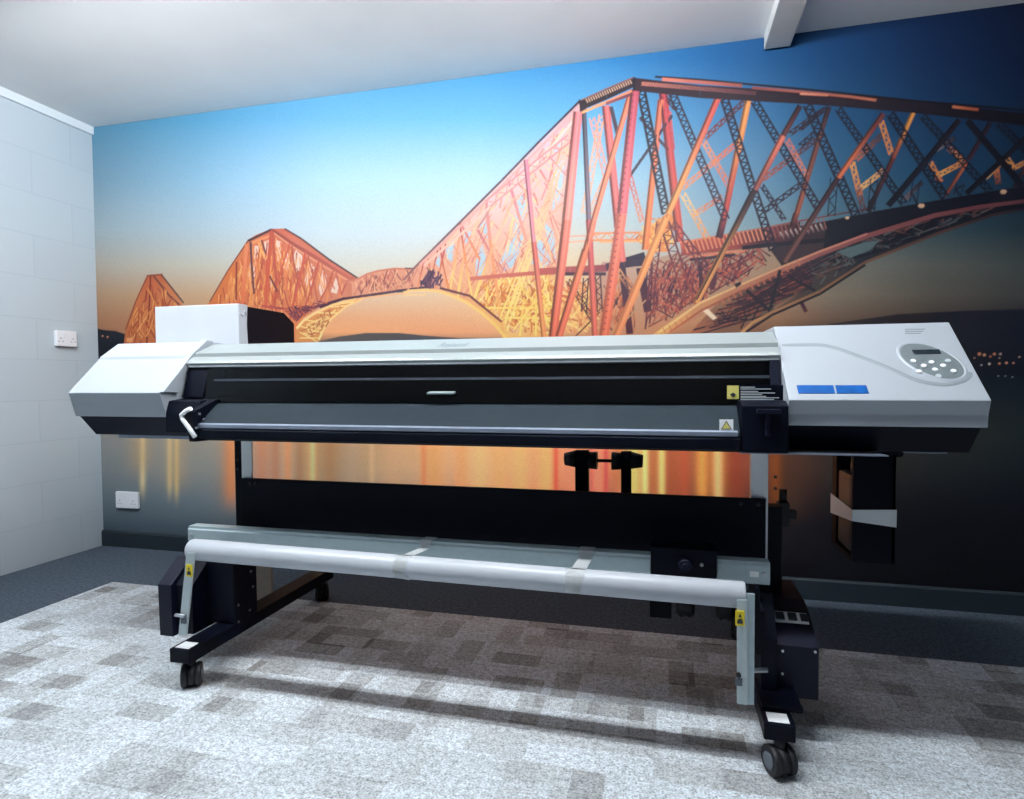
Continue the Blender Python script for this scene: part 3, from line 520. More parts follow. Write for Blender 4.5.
# slim and broad tubes of the near face
tubeS((800, 106), (783, 136), 5.5, (56, 28, 40), (96, 46, 50)); tubeS((783, 136), (755, 190), 6, (214, 110, 90), (150, 80, 74)); tubeS((755, 190), (696, 303), 6, (50, 30, 40), (226, 150, 90), 6); stroke([(750, 194), (697, 300)], 2.6, (24, 18, 34), (20, 16, 30))
tubeS((718, 98), (668, 214), 6.5, (206, 88, 78), (246, 160, 96)); tubeS((666, 218), (616, 337), 7, (248, 160, 96), (246, 146, 96), 7.5, .2)
tubeS((883, 114), (838, 178), 5.2, (110, 50, 50), (214, 110, 76)); tubeS((838, 178), (784, 262), 5.4, (60, 32, 42), (110, 70, 66))
tubeS((959, 120), (920, 168), 5.6, (30, 20, 36), (22, 18, 36)); tubeS((920, 168), (888, 206), 6, (20, 16, 34), (16, 14, 32)); tubeS((1034, 130), (966, 194), 5.2, (22, 18, 34), (16, 14, 32))
tubeS((578, 112), (567, 220), 9, (236, 128, 130), (246, 150, 136), 10); tubeS((567, 220), (553, 337), 9.5, (236, 130, 112), (232, 110, 84), 8.5)
tubeS((584, 108), (589, 222), 4.6, (84, 80, 92), (130, 110, 124), 5); tubeS((589, 220), (595, 337), 6, (200, 92, 96), (230, 110, 90), 6, .3)
tubeS((630.5, 94), (594, 220), 5.6, (240, 130, 100), (246, 140, 110)); tubeS((594, 220), (586, 252), 6, (240, 136, 110), (240, 130, 96), 7.5); tubeS((586, 250), (559, 337), 8, (240, 130, 96), (234, 112, 84), 7)
tubeS((635, 90), (622, 214), 9, (190, 84, 100), (226, 112, 116), 10, .45); tubeS((622, 214), (604, 337), 10, (240, 128, 108), (240, 116, 84), 10, .25)
for i in range(40):
    t = i / 40; x = 635 + (604 - 635) * t; y = 95 + 240 * t; stroke([(x - 3.4, y), (x + 1.4, y + .6)], .7, (150, 60, 84))
tubeS((526, 160), (534, 244), 4.4, (214, 130, 150), (222, 140, 150)); tubeS((534, 242), (544, 337), 5.4, (216, 110, 100), (246, 150, 90), 5, .3)
layer(14)
# top chord of the near span
stroke([(580, 106), (606, 95), (634, 82)], 9.5, (40, 24, 34), (44, 26, 40)); stroke([(582, 113), (632, 91)], 2.4, (246, 170, 110), (236, 140, 100)); stroke([(606, 104), (630, 95)], 3, (150, 80, 84), (120, 60, 70))
stroke([(634, 84.5), (700, 92), (820, 99), (914, 107), (967, 113), (1034, 121)], 13, (52, 26, 40), (12, 10, 26), 12)
stroke([(655, 77), (700, 80), (820, 91), (914, 101), (1024, 110.5)], 2.2, (30, 18, 32), (12, 12, 28))
layer(15)
for i in range(20):
    t = i / 20; x = 586 + 46 * t; y = 101 - 20 * t; stroke([(x, y - 1.8), (x + 2, y + 1.8)], 1.0, (230, 180, 150))
for i in range(44): x = 642 + i * 2.6; y = 84 + (x - 642) * .085; stroke([(x, y - 1.6), (x + 1.8, y + 1.6)], .9, mixc((236, 150, 120), (110, 60, 60), i / 44)); stroke([(x + 1.8, y - 1.6), (x, y + 1.6)], .7, mixc((206, 120, 110), (90, 50, 60), i / 44))
stroke([(662, 79.5), (700, 82.5), (742, 86)], 3.4, (230, 130, 110), (170, 90, 80)); stroke([(752, 88), (800, 92), (850, 97), (876, 100.5)], 2.6, (150, 76, 70), (206, 120, 90)); stroke([(800, 94), (828, 95.5)], 2.2, (236, 150, 120), (220, 130, 100)); stroke([(952, 107), (978, 110)], 2.8, (216, 120, 84), (180, 90, 60))
stroke([(580, 101), (606, 89), (634, 77.5)], 1.1, (150, 96, 96)); stroke([(634, 77.5), (634, 91)], 2.4, (20, 12, 26)); stroke([(580, 100), (581, 112)], 2, (40, 22, 34))
# lower chords of the near span
layer(14)
stroke([(656, 337), (676, 322), (700, 306), (737, 289), (783, 269), (820, 253.5)], 8, (250, 180, 104), (150, 86, 84), 5.6); stroke([(820, 253.5), (867, 236), (935, 215.5), (980, 207), (1034, 200)], 5.6, (150, 86, 84), (110, 60, 66), 3.4)
layer(15)
stroke([(658, 333), (700, 303), (737, 286.5), (783, 266.5), (820, 251.5), (867, 234)], 2.0, (255, 214, 136), (196, 120, 110)); stroke([(670, 332), (702, 310), (740, 292), (790, 270)], 2, (206, 106, 70), (100, 54, 60))
for i in range(24): t = i / 24; x = 664 + 140 * t; y = 330 - 70 * t; stroke([(x - 1, y - 2), (x + 1.5, y + 3)], .8, (190, 110, 80))
stroke([(736, 338), (752, 323), (772, 312.5), (820, 291.5), (865, 262.5), (935, 234.5), (991, 215.5), (1034, 207)], 2.8, (236, 170, 110), (34, 20, 34)); stroke([(746, 332), (772, 315), (820, 294), (865, 265)], 2.4, (30, 22, 36), (16, 18, 34))
stroke([(770, 309), (780, 270)], 3.4, (22, 28, 40)); stroke([(770, 311), (746, 290)], 3.4, (30, 24, 40)); stroke([(774, 308), (812, 286)], 2.6, (150, 110, 90), (40, 34, 46)); stroke([(788, 276), (815, 291)], 3, (30, 26, 42)); area([(703, 311), (708, 309), (717, 318), (713, 320)], (255, 224, 190))
area([(734, 284), (741, 281.5), (741, 285), (736, 288)], (30, 20, 34))
area([(836, 252), (862, 243), (880, 240), (870, 250), (850, 258)], (90, 110, 112))

for _, _, p_, c_ in sorted(ORDER, key=lambda o: (o[0], o[1])): ink(p_, c_)
GAIN = 0.62
idx = np.arange(nx * nz_).reshape(nz_, nx)
quads = np.stack([idx[:-1, :-1], idx[:-1, 1:], idx[1:, 1:], idx[1:, :-1]], -1).reshape(-1, 4)
verts = np.stack([GX, np.full_like(GX, WB - 0.003), GZ], -1).reshape(-1)
me = bpy.data.meshes.new('wall_mural'); nq = len(quads)
me.vertices.add(nx * nz_); me.vertices.foreach_set('co', verts.astype(np.float32))
me.loops.add(nq * 4); me.loops.foreach_set('vertex_index', quads.ravel().astype(np.int32))
me.polygons.add(nq); me.polygons.foreach_set('loop_start', np.arange(0, nq * 4, 4, dtype=np.int32)); me.update(calc_edges=True)
at_ = me.color_attributes.new('Col', 'FLOAT_COLOR', 'POINT')
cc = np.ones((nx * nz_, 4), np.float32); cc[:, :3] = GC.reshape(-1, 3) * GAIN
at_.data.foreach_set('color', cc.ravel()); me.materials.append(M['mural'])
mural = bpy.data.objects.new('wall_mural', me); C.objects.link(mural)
tag(mural, 'photographic wall mural of a red steel railway bridge over calm water at dusk', 'mural')

# ------------------------------------------------------------------ wall sockets
def socket(name, label, o, ux, w, h, n_):
    """double socket plate: o lower corner on the wall, ux along the wall, n_ out of it"""
    o, ux, n_ = Vector(o), Vector(ux), Vector(n_); up = Vector((0, 0, 1))
    t = thing(name, tuple(o + ux * w / 2 + up * h / 2), label, 'socket')
    def slab(u0, u1, z0, z1, d0, d1, nm, mt, lab=None, bev=0.0):
        b = BM(); pts = [o + ux * u + up * z + n_ * d0 for u, z in ((u0, z0), (u1, z0), (u1, z1), (u0, z1))]; b.poly(pts, n_ * (d1 - d0))
        if bev: bmesh.ops.bevel(b.b, geom=b.b.edges[:], offset=bev, segments=2, affect='EDGES')
        q = b.build(nm, mt, t)
        if lab: q['label'] = lab
        return q
    slab(0, w, 0, h, 0.0035 if 'mural' in label else 0.0005, 0.024, 'back_box', 'socket', None, 0.003)
    for k in (0.36, 0.64): slab(w * k - 0.007, w * k + 0.007, h * .58, h * .80, 0.0241, 0.028, 'rocker_switch', 'socket', None, 0.001)
    for cx_ in (0.2, 0.8):
        b = BM()
        for dx_, dz_, ww, hh in ((0, .034, .004, .009), (-.011, .016, .0075, .004), (.011, .016, .0075, .004)):
            a0 = w * cx_ + dx_; b.poly([o + ux * u + up * z + n_ * 0.0241 for u, z in ((a0 - ww / 2, h * .12 + dz_ - hh / 2), (a0 + ww / 2, h * .12 + dz_ - hh / 2), (a0 + ww / 2, h * .12 + dz_ + hh / 2), (a0 - ww / 2, h * .12 + dz_ + hh / 2))], n_ * 0.0006)
        b.build('pin_slots', 'faint', t)
socket('wall_socket', 'white double socket on the pale block wall at left, above printer height', (WL, 2.66, 1.199), (0, 1, 0), 0.120, 0.089, (1, 0, 0))
socket('wall_socket', 'white double socket low on the mural, just above the dark skirting', (-3.19, WB, 0.24), (1, 0, 0), 0.162, 0.098, (0, -1, 0))

# ------------------------------------------------------------------ the printer
P = thing('wide_format_printer', (-0.63, 2.0, 0), 'large white and black wide-format roll printer on a wheeled stand in front of the mural', 'printer')
XL0, XL1, XR0, XR1 = -2.082, -1.683, 0.322, 0.781
# left end cover
left = [(1.720, .959), (1.738, .914), (1.746, .873), (2.16, .873), (2.16, 1.148), (1.932, 1.147), (1.853, 1.093), (1.848, 1.081)]
BM().prism(left, XL0, XL1, 0.003).build('left_cover', 'white', P)
BM().prism([(1.758, .8735), (1.822, .800), (2.15, .800), (2.15, .8735)], XL0 + .004, XL1 + .16, 0.003).build('left_base', 'navy', P)
BM().box(-2.0, -1.60, 1.845, 2.05, .786, .7995, .002).build('tray_bar', 'lip', P)
# curved cheek closing the cover towards the front window
ck = BM(); ck.prism([(1.722, .962), (1.80, 1.036), (1.86, 1.098), (1.935, 1.153), (1.965, 1.153), (1.965, 1.13), (1.93, 1.128), (1.875, 1.088), (1.81, 1.018), (1.79, .958)], XL1 - .012, XL1 + .013, 0.002)
ck.build('cover_cheek', 'white', P)
# central lid: flat top, groove, rounded front bar
lid = [(1.842, 1.050), (1.832, 1.054), (1.828, 1.062), (1.833, 1.070), (1.858, 1.086), (1.868, 1.086), (1.869, 1.100), (1.960, 1.1375), (2.16, 1.1375), (2.16, 1.10), (1.90, 1.06)]
lo = BM().prism(lid, XL1 + .015, XR0 - .002, 0.0012, 2).build('top_lid', 'lid', P)
BM().prism([(1.8315, 1.0500), (1.8315, 1.0555), (1.845, 1.0515), (1.845, 1.046)], XL1 + .02, XR0 - .004).build('lid_seal', 'grille', P)
# dark inside, smoked front window
BM().prism([(1.95, .80), (1.95, 1.05), (2.0, 1.095), (2.16, 1.098), (2.16, .80)], XL1 + .004, XR0 - .002, 0.002).build('rear_body', 'black', P)
BM().prism([(1.838, 1.046), (1.842, 1.046), (1.812, .925), (1.808, .925)], XL1 + .10, XR0 - .005).build('front_window', 'window', P)
BM().prism([(1.826, .998), (1.832, .998), (1.834, 1.006), (1.828, 1.006)], XL1 + .13, XR0 - .01).build('window_edge', 'rail', P)
BM().box(XL1 + .17, XR0 - .01, 1.905, 1.948, .985, 1.015, .002).build('carriage_rail', 'rail', P)
h = BM(); h.prism([(1.792, .952), (1.790, .958), (1.822, .962), (1.822, .956)], -.728, -.640, 0.001); h.build('window_handle', 'plate', P)
# platen apron with a bright lip
BM().prism([(1.812, .922), (1.800, .916), (1.716, .856), (1.712, .846), (1.714, .806), (1.76, .794), (1.95, .794), (1.95, .922)], -1.535, .202, 0.002).build('front_apron', 'apron', P)
BM().prism([(1.7155, .8575), (1.709, .853), (1.7075, .842), (1.7125, .840), (1.7165, .852)], -1.53, .195).build('apron_lip', 'lip', P)
BM().prism([(1.7115, .838), (1.7135, .804), (1.705, .806), (1.703, .834)], -1.50, .20).build('apron_skirt', 'black', P)
BM().prism([(1.80, .935), (1.69, .895), (1.70, .795), (1.95, .79), (1.95, .935)], -1.548, -1.520, 0.002).build('apron_end', 'black', P)
for yy, zz in ((1.735, .868), (1.70, .842), (1.715, .888)): BM().cyl((-1.5195, yy, zz), (-1.5150, yy, zz), .0042, n=12).build('screw', 'chrome', P)
# block beside the control cover
blk = BM(); blk.prism([(1.80, .937), (1.745, .937), (1.712, .925), (1.706, .80), (1.95, .795), (1.95, .937)], .204, XR0 - .001, 0.004); blk = blk.build('end_block', 'black', P)
BM().box(.240, .300, 1.686, 1.708, .905, .917, .003).box(.262, .274, 1.694, 1.708, .845, .906, .002).build('release_handle', 'navy', P)
BM().prism([(1.92, 1.05), (1.84, 1.05), (1.805, .94), (1.95, .94)], XL1 + .015, XL1 + .10, .003).build('inner_cheek', 'black', P)
BM().prism([(1.90, 1.05), (1.832, 1.05), (1.80, .938), (1.95, .938)], .292, XR0 - .003, .003).build('inner_cheek', 'navy', P)
# white hooked lever at the left of the apron
BM().tube([at(191, 408.5, 'y', 1.69), at(186, 411, 'y', 1.69), at(181.5, 415, 'y', 1.69), at(182.5, 419, 'y', 1.69), at(189, 428, 'y', 1.69), at(195, 437, 'y', 1.69)], .0075, 10).build('loading_lever', 'cream', P)
BM().prism([(1.76, .93), (1.745, .89), (1.745, .82), (1.95, .80), (1.95, .95)], XL1 - .002, -1.55, .003).build('inner_cheek', 'black', P)

# right end: control cover
right = [(1.716, .940), (1.733, .903), (1.729, .872), (2.16, .872), (2.16, 1.152), (1.952, 1.152)]
BM().prism(right, XR0, XR1, 0.003).build('control_cover', 'white', P)
BM().prism([(1.748, .8715), (1.808, .800), (2.14, .800), (2.14, .8715)], XR0 - .01, XR1 - .006, 0.003).build('control_base', 'black', P)
# things lying on the sloping face: coordinates (x, s) with s up the slope
S0 = Vector((0, 1.716, .940)); SD = Vector((0, 1.952 - 1.716, 1.152 - .940)).normalized(); SN = Vector((0, -SD.z, SD.y))
def onslope(px, py):
    d = Vector(ray(px, py)); o = Vector(CAM); t = (S0 - o).dot(SN) / d.dot(SN); return o + d * t
def slab(pts, h0, h1, name, mt, parent, lab=None, bev=0.0):
    b = BM(); b.poly([p + SN * h0 for p in pts], SN * (h1 - h0))
    if bev: bmesh.ops.bevel(b.b, geom=b.b.edges[:], offset=bev, segments=2, affect='EDGES')
    o = b.build(name, mt, parent)
    if lab: o['label'] = lab
    return o
for q in ([(796.5, 385.6), (833, 385.6), (835, 393.7), (798.5, 393.7)], [(835.2, 385.6), (866, 385.6), (869, 393.7), (837, 393.7)]):
    slab([onslope(*p) for p in q], .0002, .0016, 'blue_strip', 'blue', P, 'shiny blue strip on the white control cover')
# raised swoosh
sw = [(782, 345.5), (800, 345.2), (818, 345.2), (828, 346.5), (842, 350.5), (862, 358), (885, 367), (904, 375.5), (918, 381), (934, 384.3), (948, 384.8), (961, 382), (968, 378.0), (972, 372.5)]
def spline(pts, k=6):
    out = []; P_ = [pts[0]] + pts + [pts[-1]]
    for i in range(1, len(P_) - 2):
        for j in range(k):
            t = j / k; a, b_, c_, d_ = [np.array(v, float) for v in P_[i - 1:i + 3]]
            out.append(tuple(0.5 * ((2 * b_) + (-a + c_) * t + (2 * a - 5 * b_ + 4 * c_ - d_) * t * t + (-a + 3 * b_ - 3 * c_ + d_) * t ** 3)))
    return out + [pts[-1]]
b = BM(); sp_ = [onslope(*p) for p in spline(sw)]
rows_ = []
for i, p in enumerate(sp_):
    dd = (sp_[min(i + 1, len(sp_) - 1)] - sp_[max(i - 1, 0)]).normalized(); nn = SN.cross(dd)
    fade = min(1, (i + 1) / 6, (len(sp_) - i) / 10)
    rows_.append([b.b.verts.new(p + nn * .0105 - SN * .001), b.b.verts.new(p + nn * .003 + SN * .0042 * fade), b.b.verts.new(p - nn * .007 - SN * .0006)])
for A, B in zip(rows_, rows_[1:]):
    for i in range(2): f = b.b.faces.new((A[i], A[i + 1], B[i + 1], B[i])); f.smooth = True
b.build('swoosh_ridge', 'swoosh', P)
# oval control panel: fitted to measured rim points on the slope
eu = (onslope(961.5, 366) - onslope(901.5, 356.5)) * .5; ev = (onslope(921, 344.4) - onslope(942.5, 378.4)) * .5
cen = (onslope(961.5, 366) + onslope(901.5, 356.5) + onslope(921, 344.4) + onslope(942.5, 378.4)) * .25
def ell(k, n_=48): return [cen + eu * k * math.cos(2 * math.pi * i / n_) + ev * k * math.sin(2 * math.pi * i / n_) for i in range(n_)]
b = BM(); A = [b.b.verts.new(p - SN * .0005) for p in ell(1.14)]; B = [b.b.verts.new(p + SN * .0045) for p in ell(1.06)]; D = [b.b.verts.new(p + SN * .0008) for p in ell(.985)]
for U, V in ((A, B), (B, D)):
    for i in range(48): f = b.b.faces.new((U[i], U[(i + 1) % 48], V[(i + 1) % 48], V[i])); f.smooth = True
b.build('panel_rim', 'white', P)
cp = slab(ell(1.0), .0002, .0016, 'control_panel', 'panelgrey', P)
slab([onslope(*p) for p in ((911.5, 350.6), (939, 350.0), (941, 354.4), (914, 355.0))], .0017, .0028, 'display', 'lcd', cp)
for x, y in ((913, 361.5), (923.5, 366.3), (931.3, 362.8), (934.8, 370.2), (942.8, 366.2), (947.8, 361.4), (953.3, 371.6), (918.6, 372.0), (938.2, 376.5)):
    c0 = onslope(x, y); b = BM(); b.cyl(c0 + SN * .0017, c0 + SN * .0042, .0072, .0062, 20); b.build('button', 'button' if (x, y) not in ((947.8, 361.4), (938.2, 376.5)) else 'grille', cp)
b = BM()
for i in range(3):
    y = 329 + i * 2.1; b.poly([onslope(*p) + SN * .0002 for p in ((905, y), (925 - i * 2, y - .2), (925 - i * 2, y + .5), (905.2, y + .7))], SN * .0006)
b.build('printed_text', 'faint', P)

# cream wrapped ink bay standing up behind the left cover
BM().prism([(2.055, 1.02), (2.055, 1.297), (2.343, 1.297), (2.417, 1.255), (2.417, 1.02)], -2.000, -1.619, 0.004).build('ink_bay', 'black', P)
iw = BM(); iw.box(-2.009, -1.615, 2.040, 2.0545, 1.10, 1.301, .004)
iw.prism([(2.041, 1.10), (2.041, 1.3005), (2.095, 1.3005), (2.088, 1.22), (2.096, 1.10)], -1.6195, -1.613, .002).box(-2.009, -1.6135, 2.041, 2.09, 1.2975, 1.3015, .001); iw.build('protective_wrap', 'paper', P)
bb = BM(); bb.tube([(-1.6118, 2.05 + .012 * k, 1.265 - .012 * math.sin(k * 2.2)) for k in range(4)], .004, 8); bb.build('wrap_fold', 'paper', P)
# stickers near the end block
def sticker(pts, Y, h, name, mt, lab=None, parent=P):
    b = BM(); q = [Vector(at(x, y, 'y', Y)) for x, y in pts]; b.poly(q, (0, -h, 0)); o = b.build(name, mt, parent)
    if lab: o['label'] = lab
    return o
w1 = sticker([(727, 385.5), (738.8, 385.5), (738.8, 399), (727, 399)], 1.812, .0015, 'warning_label', 'paleyel', 'pale yellow warning sticker')
sticker([(730, 394.5), (733, 392.5), (736, 394.5), (733, 397.5)], 1.8100, .0008, 'hand_symbol', 'ink', None, w1)
b = BM()
for i, (x1_, y_) in enumerate(((755, 386.8), (771, 388.6), (758, 391.0), (775, 392.6), (762, 394.2), (766, 396.0), (779, 397.4), (774, 399.0))):
    b.poly([Vector(at(x, y, 'y', 1.7955)) for x, y in ((740.5, y_), (x1_, y_), (x1_, y_ + .75), (740.5, y_ + .75))], (0, -.0008, 0))
tx = b.build('warning_text', 'grille', P)
BM().poly([Vector(at(x, y, 'y', 1.798)) for x, y in ((739.5, 385), (785, 385), (785, 400.5), (739.5, 400.5))], (0, -.0015, 0)).build('warning_plate', 'black', P)
# hot platen triangle on the apron
w2 = sticker([(719.4, 419.4), (733.2, 419.4), (733.2, 430.6), (719.4, 430.6)], 1.700, .0012, 'warning_label', 'sticker', 'white sticker with a yellow triangle')
sticker([(721, 429.3), (726.3, 420.6), (731.8, 429.3)], 1.6985, .0006, 'warning_triangle', 'ink', None, w2)
sticker([(722.3, 428.6), (726.3, 422.2), (730.4, 428.6)], 1.6975, .0006, 'triangle_fill', 'paleyel', None, w2)
# maker's name on the lid
cu = bpy.data.curves.new('lettering', 'FONT'); cu.body = 'Roland'; cu.size = .034; cu.shear = .3; cu.extrude = .0003; cu.space_character = 1.1
tmp = bpy.data.objects.new('lettering_tmp', cu); C.objects.link(tmp); bpy.context.view_layer.update()
me = bpy.data.meshes.new_from_object(tmp.evaluated_get(bpy.context.evaluated_depsgraph_get())); bpy.data.objects.remove(tmp)
a_ = math.atan2(1.1375 - 1.100, 1.960 - 1.869); me.transform(Matrix.Translation((-.728, 1.886, 1.1080)) @ Matrix.Rotation(a_, 4, 'X') @ Matrix.Diagonal((.95, 1.7, 1, 1))); me.transform(Matrix.Translation(-P.location)); me.materials.clear(); me.materials.append(M['faint'])
lg = bpy.data.objects.new('lettering', me); C.objects.link(lg); lg.parent = P
# hook rail under the right end
BM().box(.655, .742, 1.90, 1.912, .786, .7915, .001).tube([(.742, 1.906, .789), (.762, 1.906, .789), (.765, 1.906, .793), (.765, 1.906, .805)], .003, 8).build('edge_hook', 'lip', P)
BM().box(.20, .56, 1.72, 1.95, .7955, .799, .001).build('tray_bar', 'lip', P)

# waste bottle holder hanging below the control cover
BM().box(.556, .671, 2.0, 2.012, .45, .80, .002).box(.556, .671, 2.18, 2.23, .45, .80, .002).box(.66, .671, 2.0, 2.23, .45, .80, .002).box(.556, .671, 2.0, 2.23, .44, .452, .002).prism([(1.99, .805), (1.99, .778), (2.01, .76), (2.24, .76), (2.24, .805)], .535, .69, .002).build('bottle_holder', 'black', P)
bt = BM(); bt.box(.5575, .652, 2.03, 2.168, .462, .70, .012).cyl((.605, 2.10, .699), (.605, 2.10, .75), .03, .026, 24); bt.build('waste_bottle', 'bottle', P)
BM().box(.548, .556, 2.165, 2.19, .755, .80, .001).build('orange_tag', 'red', P)['label'] = 'small orange-red tag'

# stand: uprights, backing panel, cross rail
BM().box(-1.545, -1.500, 1.952, 1.962, .13, .80, .003).build('upright', 'cream', P)
BM().box(-1.578, -1.5455, 1.956, 2.02, .13, .80, .003).build('upright', 'black', P)
BM().box(.262, .3105, 1.952, 1.990, .42, .80, .003).build('upright', 'cream', P)
BM().box(.315, .357, 1.99, 2.05, .13, .60, .003).build('upright', 'black', P)
BM().box(-1.537, .302, 1.935, 1.950, .40, .634, .003).build('back_panel', 'black', P)
for x in (-1.49, -1.47, .23, .28): BM().cyl((x, 1.9345, .617), (x, 1.927, .617), .006, n=12).build('screw', 'rubber', P)
for x in (-1.56, .33):
    for z in (.665, .70): BM().cyl((x, 1.950, z), (x, 1.945, z), .005, n=12).build('screw', 'rubber', P)
rl = BM(); rl.prism([(1.795, .418), (1.795, .426), (1.790, .430), (1.790, .470), (1.795, .474), (1.795, .482), (1.835, .482), (1.835, .418)], -1.645, -.034, .0015); rl.build('cross_rail', 'alu', P)
BM().prism([(1.795, .418), (1.790, .430), (1.790, .470), (1.795, .482), (1.835, .482), (1.835, .418)], .150, .292, .0015).build('cross_rail', 'alu', P)
BM().box(.238, .262, 1.7885, 1.790, .440, .456).build('rating_label', 'sticker', P)['label'] = 'small white label'
for x in (-1.63, .277): BM().cyl((x, 1.7898, .448), (x, 1.785, .448), .007, n=16).build('screw', 'chrome', P)
tk = BM(); tk.box(-.033, .149, 1.775, 1.86, .432, .512, .003).build('take_up_motor', 'black', P)
BM().cyl((.063, 1.7748, .467), (.063, 1.752, .467), .021, .018, 12).cyl((.063, 1.752, .467), (.063, 1.744, .467), .012, .010, 12).build('motor_knob', 'navy', P)
BM().cyl((.108, 1.7748, .470), (.108, 1.768, .470), .005, n=12).build('indicator', 'chrome', P)
# feet with stickers, casters
def wheel_pair(x, y, ang, parent):
    ax = Vector((math.cos(ang), math.sin(ang), 0)); c0 = Vector((x, y, .0375))
    cb_ = BM()
    cb_.cyl(c0 + Vector((0, 0, .02)), c0 + Vector((0, 0, .056)), .013, .013, 16)
    cb_.cyl(c0 - ax * .011 , c0 + ax * .011, .034, .034, 28); cs = cb_.build('caster', 'rubber', parent)
    for s in (-1, 1):
        w = BM(); w.cyl(c0 + ax * s * .012, c0 + ax * s * .030, .0375, rings=[(0, .034), (.15, .0374), (.8, .0374), (1, .033)], n=32); w = w.build('wheel', 'rubber', cs)
        BM().cyl(c0 + ax * s * .0301, c0 + ax * s * .0325, .022, .019, 24).build('wheel_rim', 'wheelrim', cs)
for x0, x1, zf in ((-1.543, -1.467, .137), (.248, .322, .134)):
    BM().box(x0, x1, 1.59, 2.46, .092, zf, .003).build('foot_beam', 'black', P)
    BM().box(x0 + .012, x1 - .012, 1.60, 1.645, zf, zf + .0012).build('level_label', 'sticker', P)['label'] = 'white paper label'
    BM().box(x0 + .014, x1 - .014, 2.405, 2.445, zf, zf + .0012).build('level_label', 'sticker', P)['label'] = 'white paper label'
wheel_pair(-1.497, 1.632, .62, P); wheel_pair(.287, 1.606, .42, P); wheel_pair(-1.505, 2.42, .6, P); wheel_pair(.29, 2.42, -.3, P)
for xx in (-1.505, .285):
    for yy in (1.77, 1.95): BM().cyl((xx, yy, .0925), (xx, yy, .082), .012, n=12).build('bolt', 'rubber', P)
# left side case
lc = [(1.718, .110), (1.714, .292), (1.800, .362), (2.07, .365), (2.07, .112)]
BM().prism(lc, -1.706, -1.650, .003).build('side_case', 'navy', P)
BM().prism([(1.735, .118), (1.731, .288), (1.805, .352), (2.06, .36), (2.06, .12)], -1.6495, -1.58, .003).build('side_case_panel', 'black', P)
BM().box(-1.579, -1.467, 1.80, 1.925, .138, .40, .003).build('leg_gusset', 'black', P)
for y, z in ((1.76, .2), (1.82, .16), (1.76, .14), (1.83, .30), (1.84, .24)): BM().cyl((-1.4668, y + .06, z), (-1.463, y + .06, z), .0045, n=10).build('screw', 'wheelrim', P)
# right side case with the socket strip
rc = [(1.76, .122), (1.76, .266), (1.884, .318), (1.95, .333), (2.12, .335), (2.12, .122)]
BM().prism(rc, .302, .412, .002).build('side_case', 'navy', P)
BM().prism([(1.735, .1355), (1.735, .29), (1.80, .395), (1.99, .405), (1.99, .1355)], .262, .3015, .002).build('side_case_panel', 'black', P)
BM().box(.252, .352, 1.655, 1.80, .1355, .147, .001).build('cable_tray', 'black', P)
for x, y, z in ((.320, 1.7595, .250), (.320, 1.7595, .187), (.402, 1.7595, .256)): BM().cyl((x, y, z), (x, y - .003, z), .0035, n=10).build('screw', 'chrome', P)
sn = Vector((0, -.387, .922)); b0 = Vector((0, 1.838, .2987)); bd = Vector((0, .922, .387))
pts = [Vector((x, 0, 0)) + b0 + bd * s + sn * .0006 for x, s in ((.306, 0), (.404, 0), (.404, .042), (.306, .042))]
ss = BM().poly(pts, sn * .002).build('socket_strip', 'sticker', P)
for i in range(3):
    x = .318 + i * .033; pts = [Vector((xx, 0, 0)) + b0 + bd * s + sn * .0027 for xx, s in ((x, .009), (x + .023, .009), (x + .023, .036), (x, .036))]
    BM().poly(pts, sn * .004).build('outlet', 'ink', ss)
# take-up arms
def arm(px_top, px_bot, xo, parent, name='take_up_arm'):
    b = BM(); (x0, y0), (x1, y1) = px_top; (x2, y2), (x3, y3) = px_bot
    q = [Vector(at(x0, y0, 'y', 1.602)), Vector(at(x1, y1, 'y', 1.602)), Vector(at(x3, y3, 'y', 1.602)), Vector(at(x2, y2, 'y', 1.602))]
    b.poly(q, (0, .006, 0)); bmesh.ops.bevel(b.b, geom=b.b.edges[:], offset=.0015, segments=2, affect='EDGES'); return b.build(name, 'plate', parent)
arm(((186, 553), (194.8, 553)), ((178, 636), (186.4, 636)), 0, P); arm(((737, 600), (747.5, 600)), ((737, 704), (748.2, 705.5)), 0, P)
BM().box(.205, .2275, 1.612, 1.618, .165, .452, .002).box(.2245, .2275, 1.618, 1.66, .165, .44, .001).build('arm_plate', 'alu', P)
for xx, z0 in ((-1.468, .402), (.1905, .400)):
    yl = BM().box(xx - .011, xx + .011, 1.5985, 1.6015, z0 - .028, z0 + .010).build('warning_label', 'yellow', P); yl['label'] = 'yellow pinch-warning sticker'
    BM().poly([(xx - .007, 1.598, z0 - .022), (xx + .007, 1.598, z0 - .022), (xx + .006, 1.598, z0 - .012), (xx, 1.598, z0 - .008), (xx - .006, 1.598, z0 - .012)], (0, -.0005, 0)).build('pinch_symbol', 'ink', yl)
    BM().poly([(xx - .004, 1.598, z0 - .005), (xx + .004, 1.598, z0 - .005), (xx, 1.598, z0 + .004)], (0, -.0005, 0)).build('pinch_symbol', 'ink', yl)
BM().box(.180, .197, 1.5975, 1.601, .218, .236).build('counterweight_label', 'wheelrim', P)
BM().cyl((.188, 1.6012, .246), (.188, 1.594, .246), .006, n=12).build('screw', 'rubber', P)
BM().cyl((.200, 1.622, .247), (.262, 1.64, .247), .0065, n=14).build('arm_pin', 'chrome', P)
BM().cyl((-1.52, 1.594, .247), (-1.482, 1.594, .247), .0055, n=14).build('arm_pin', 'chrome', P); BM().box(-1.499, -1.483, 1.592, 1.601, .222, .238).build('counterweight_label', 'wheelrim', P)
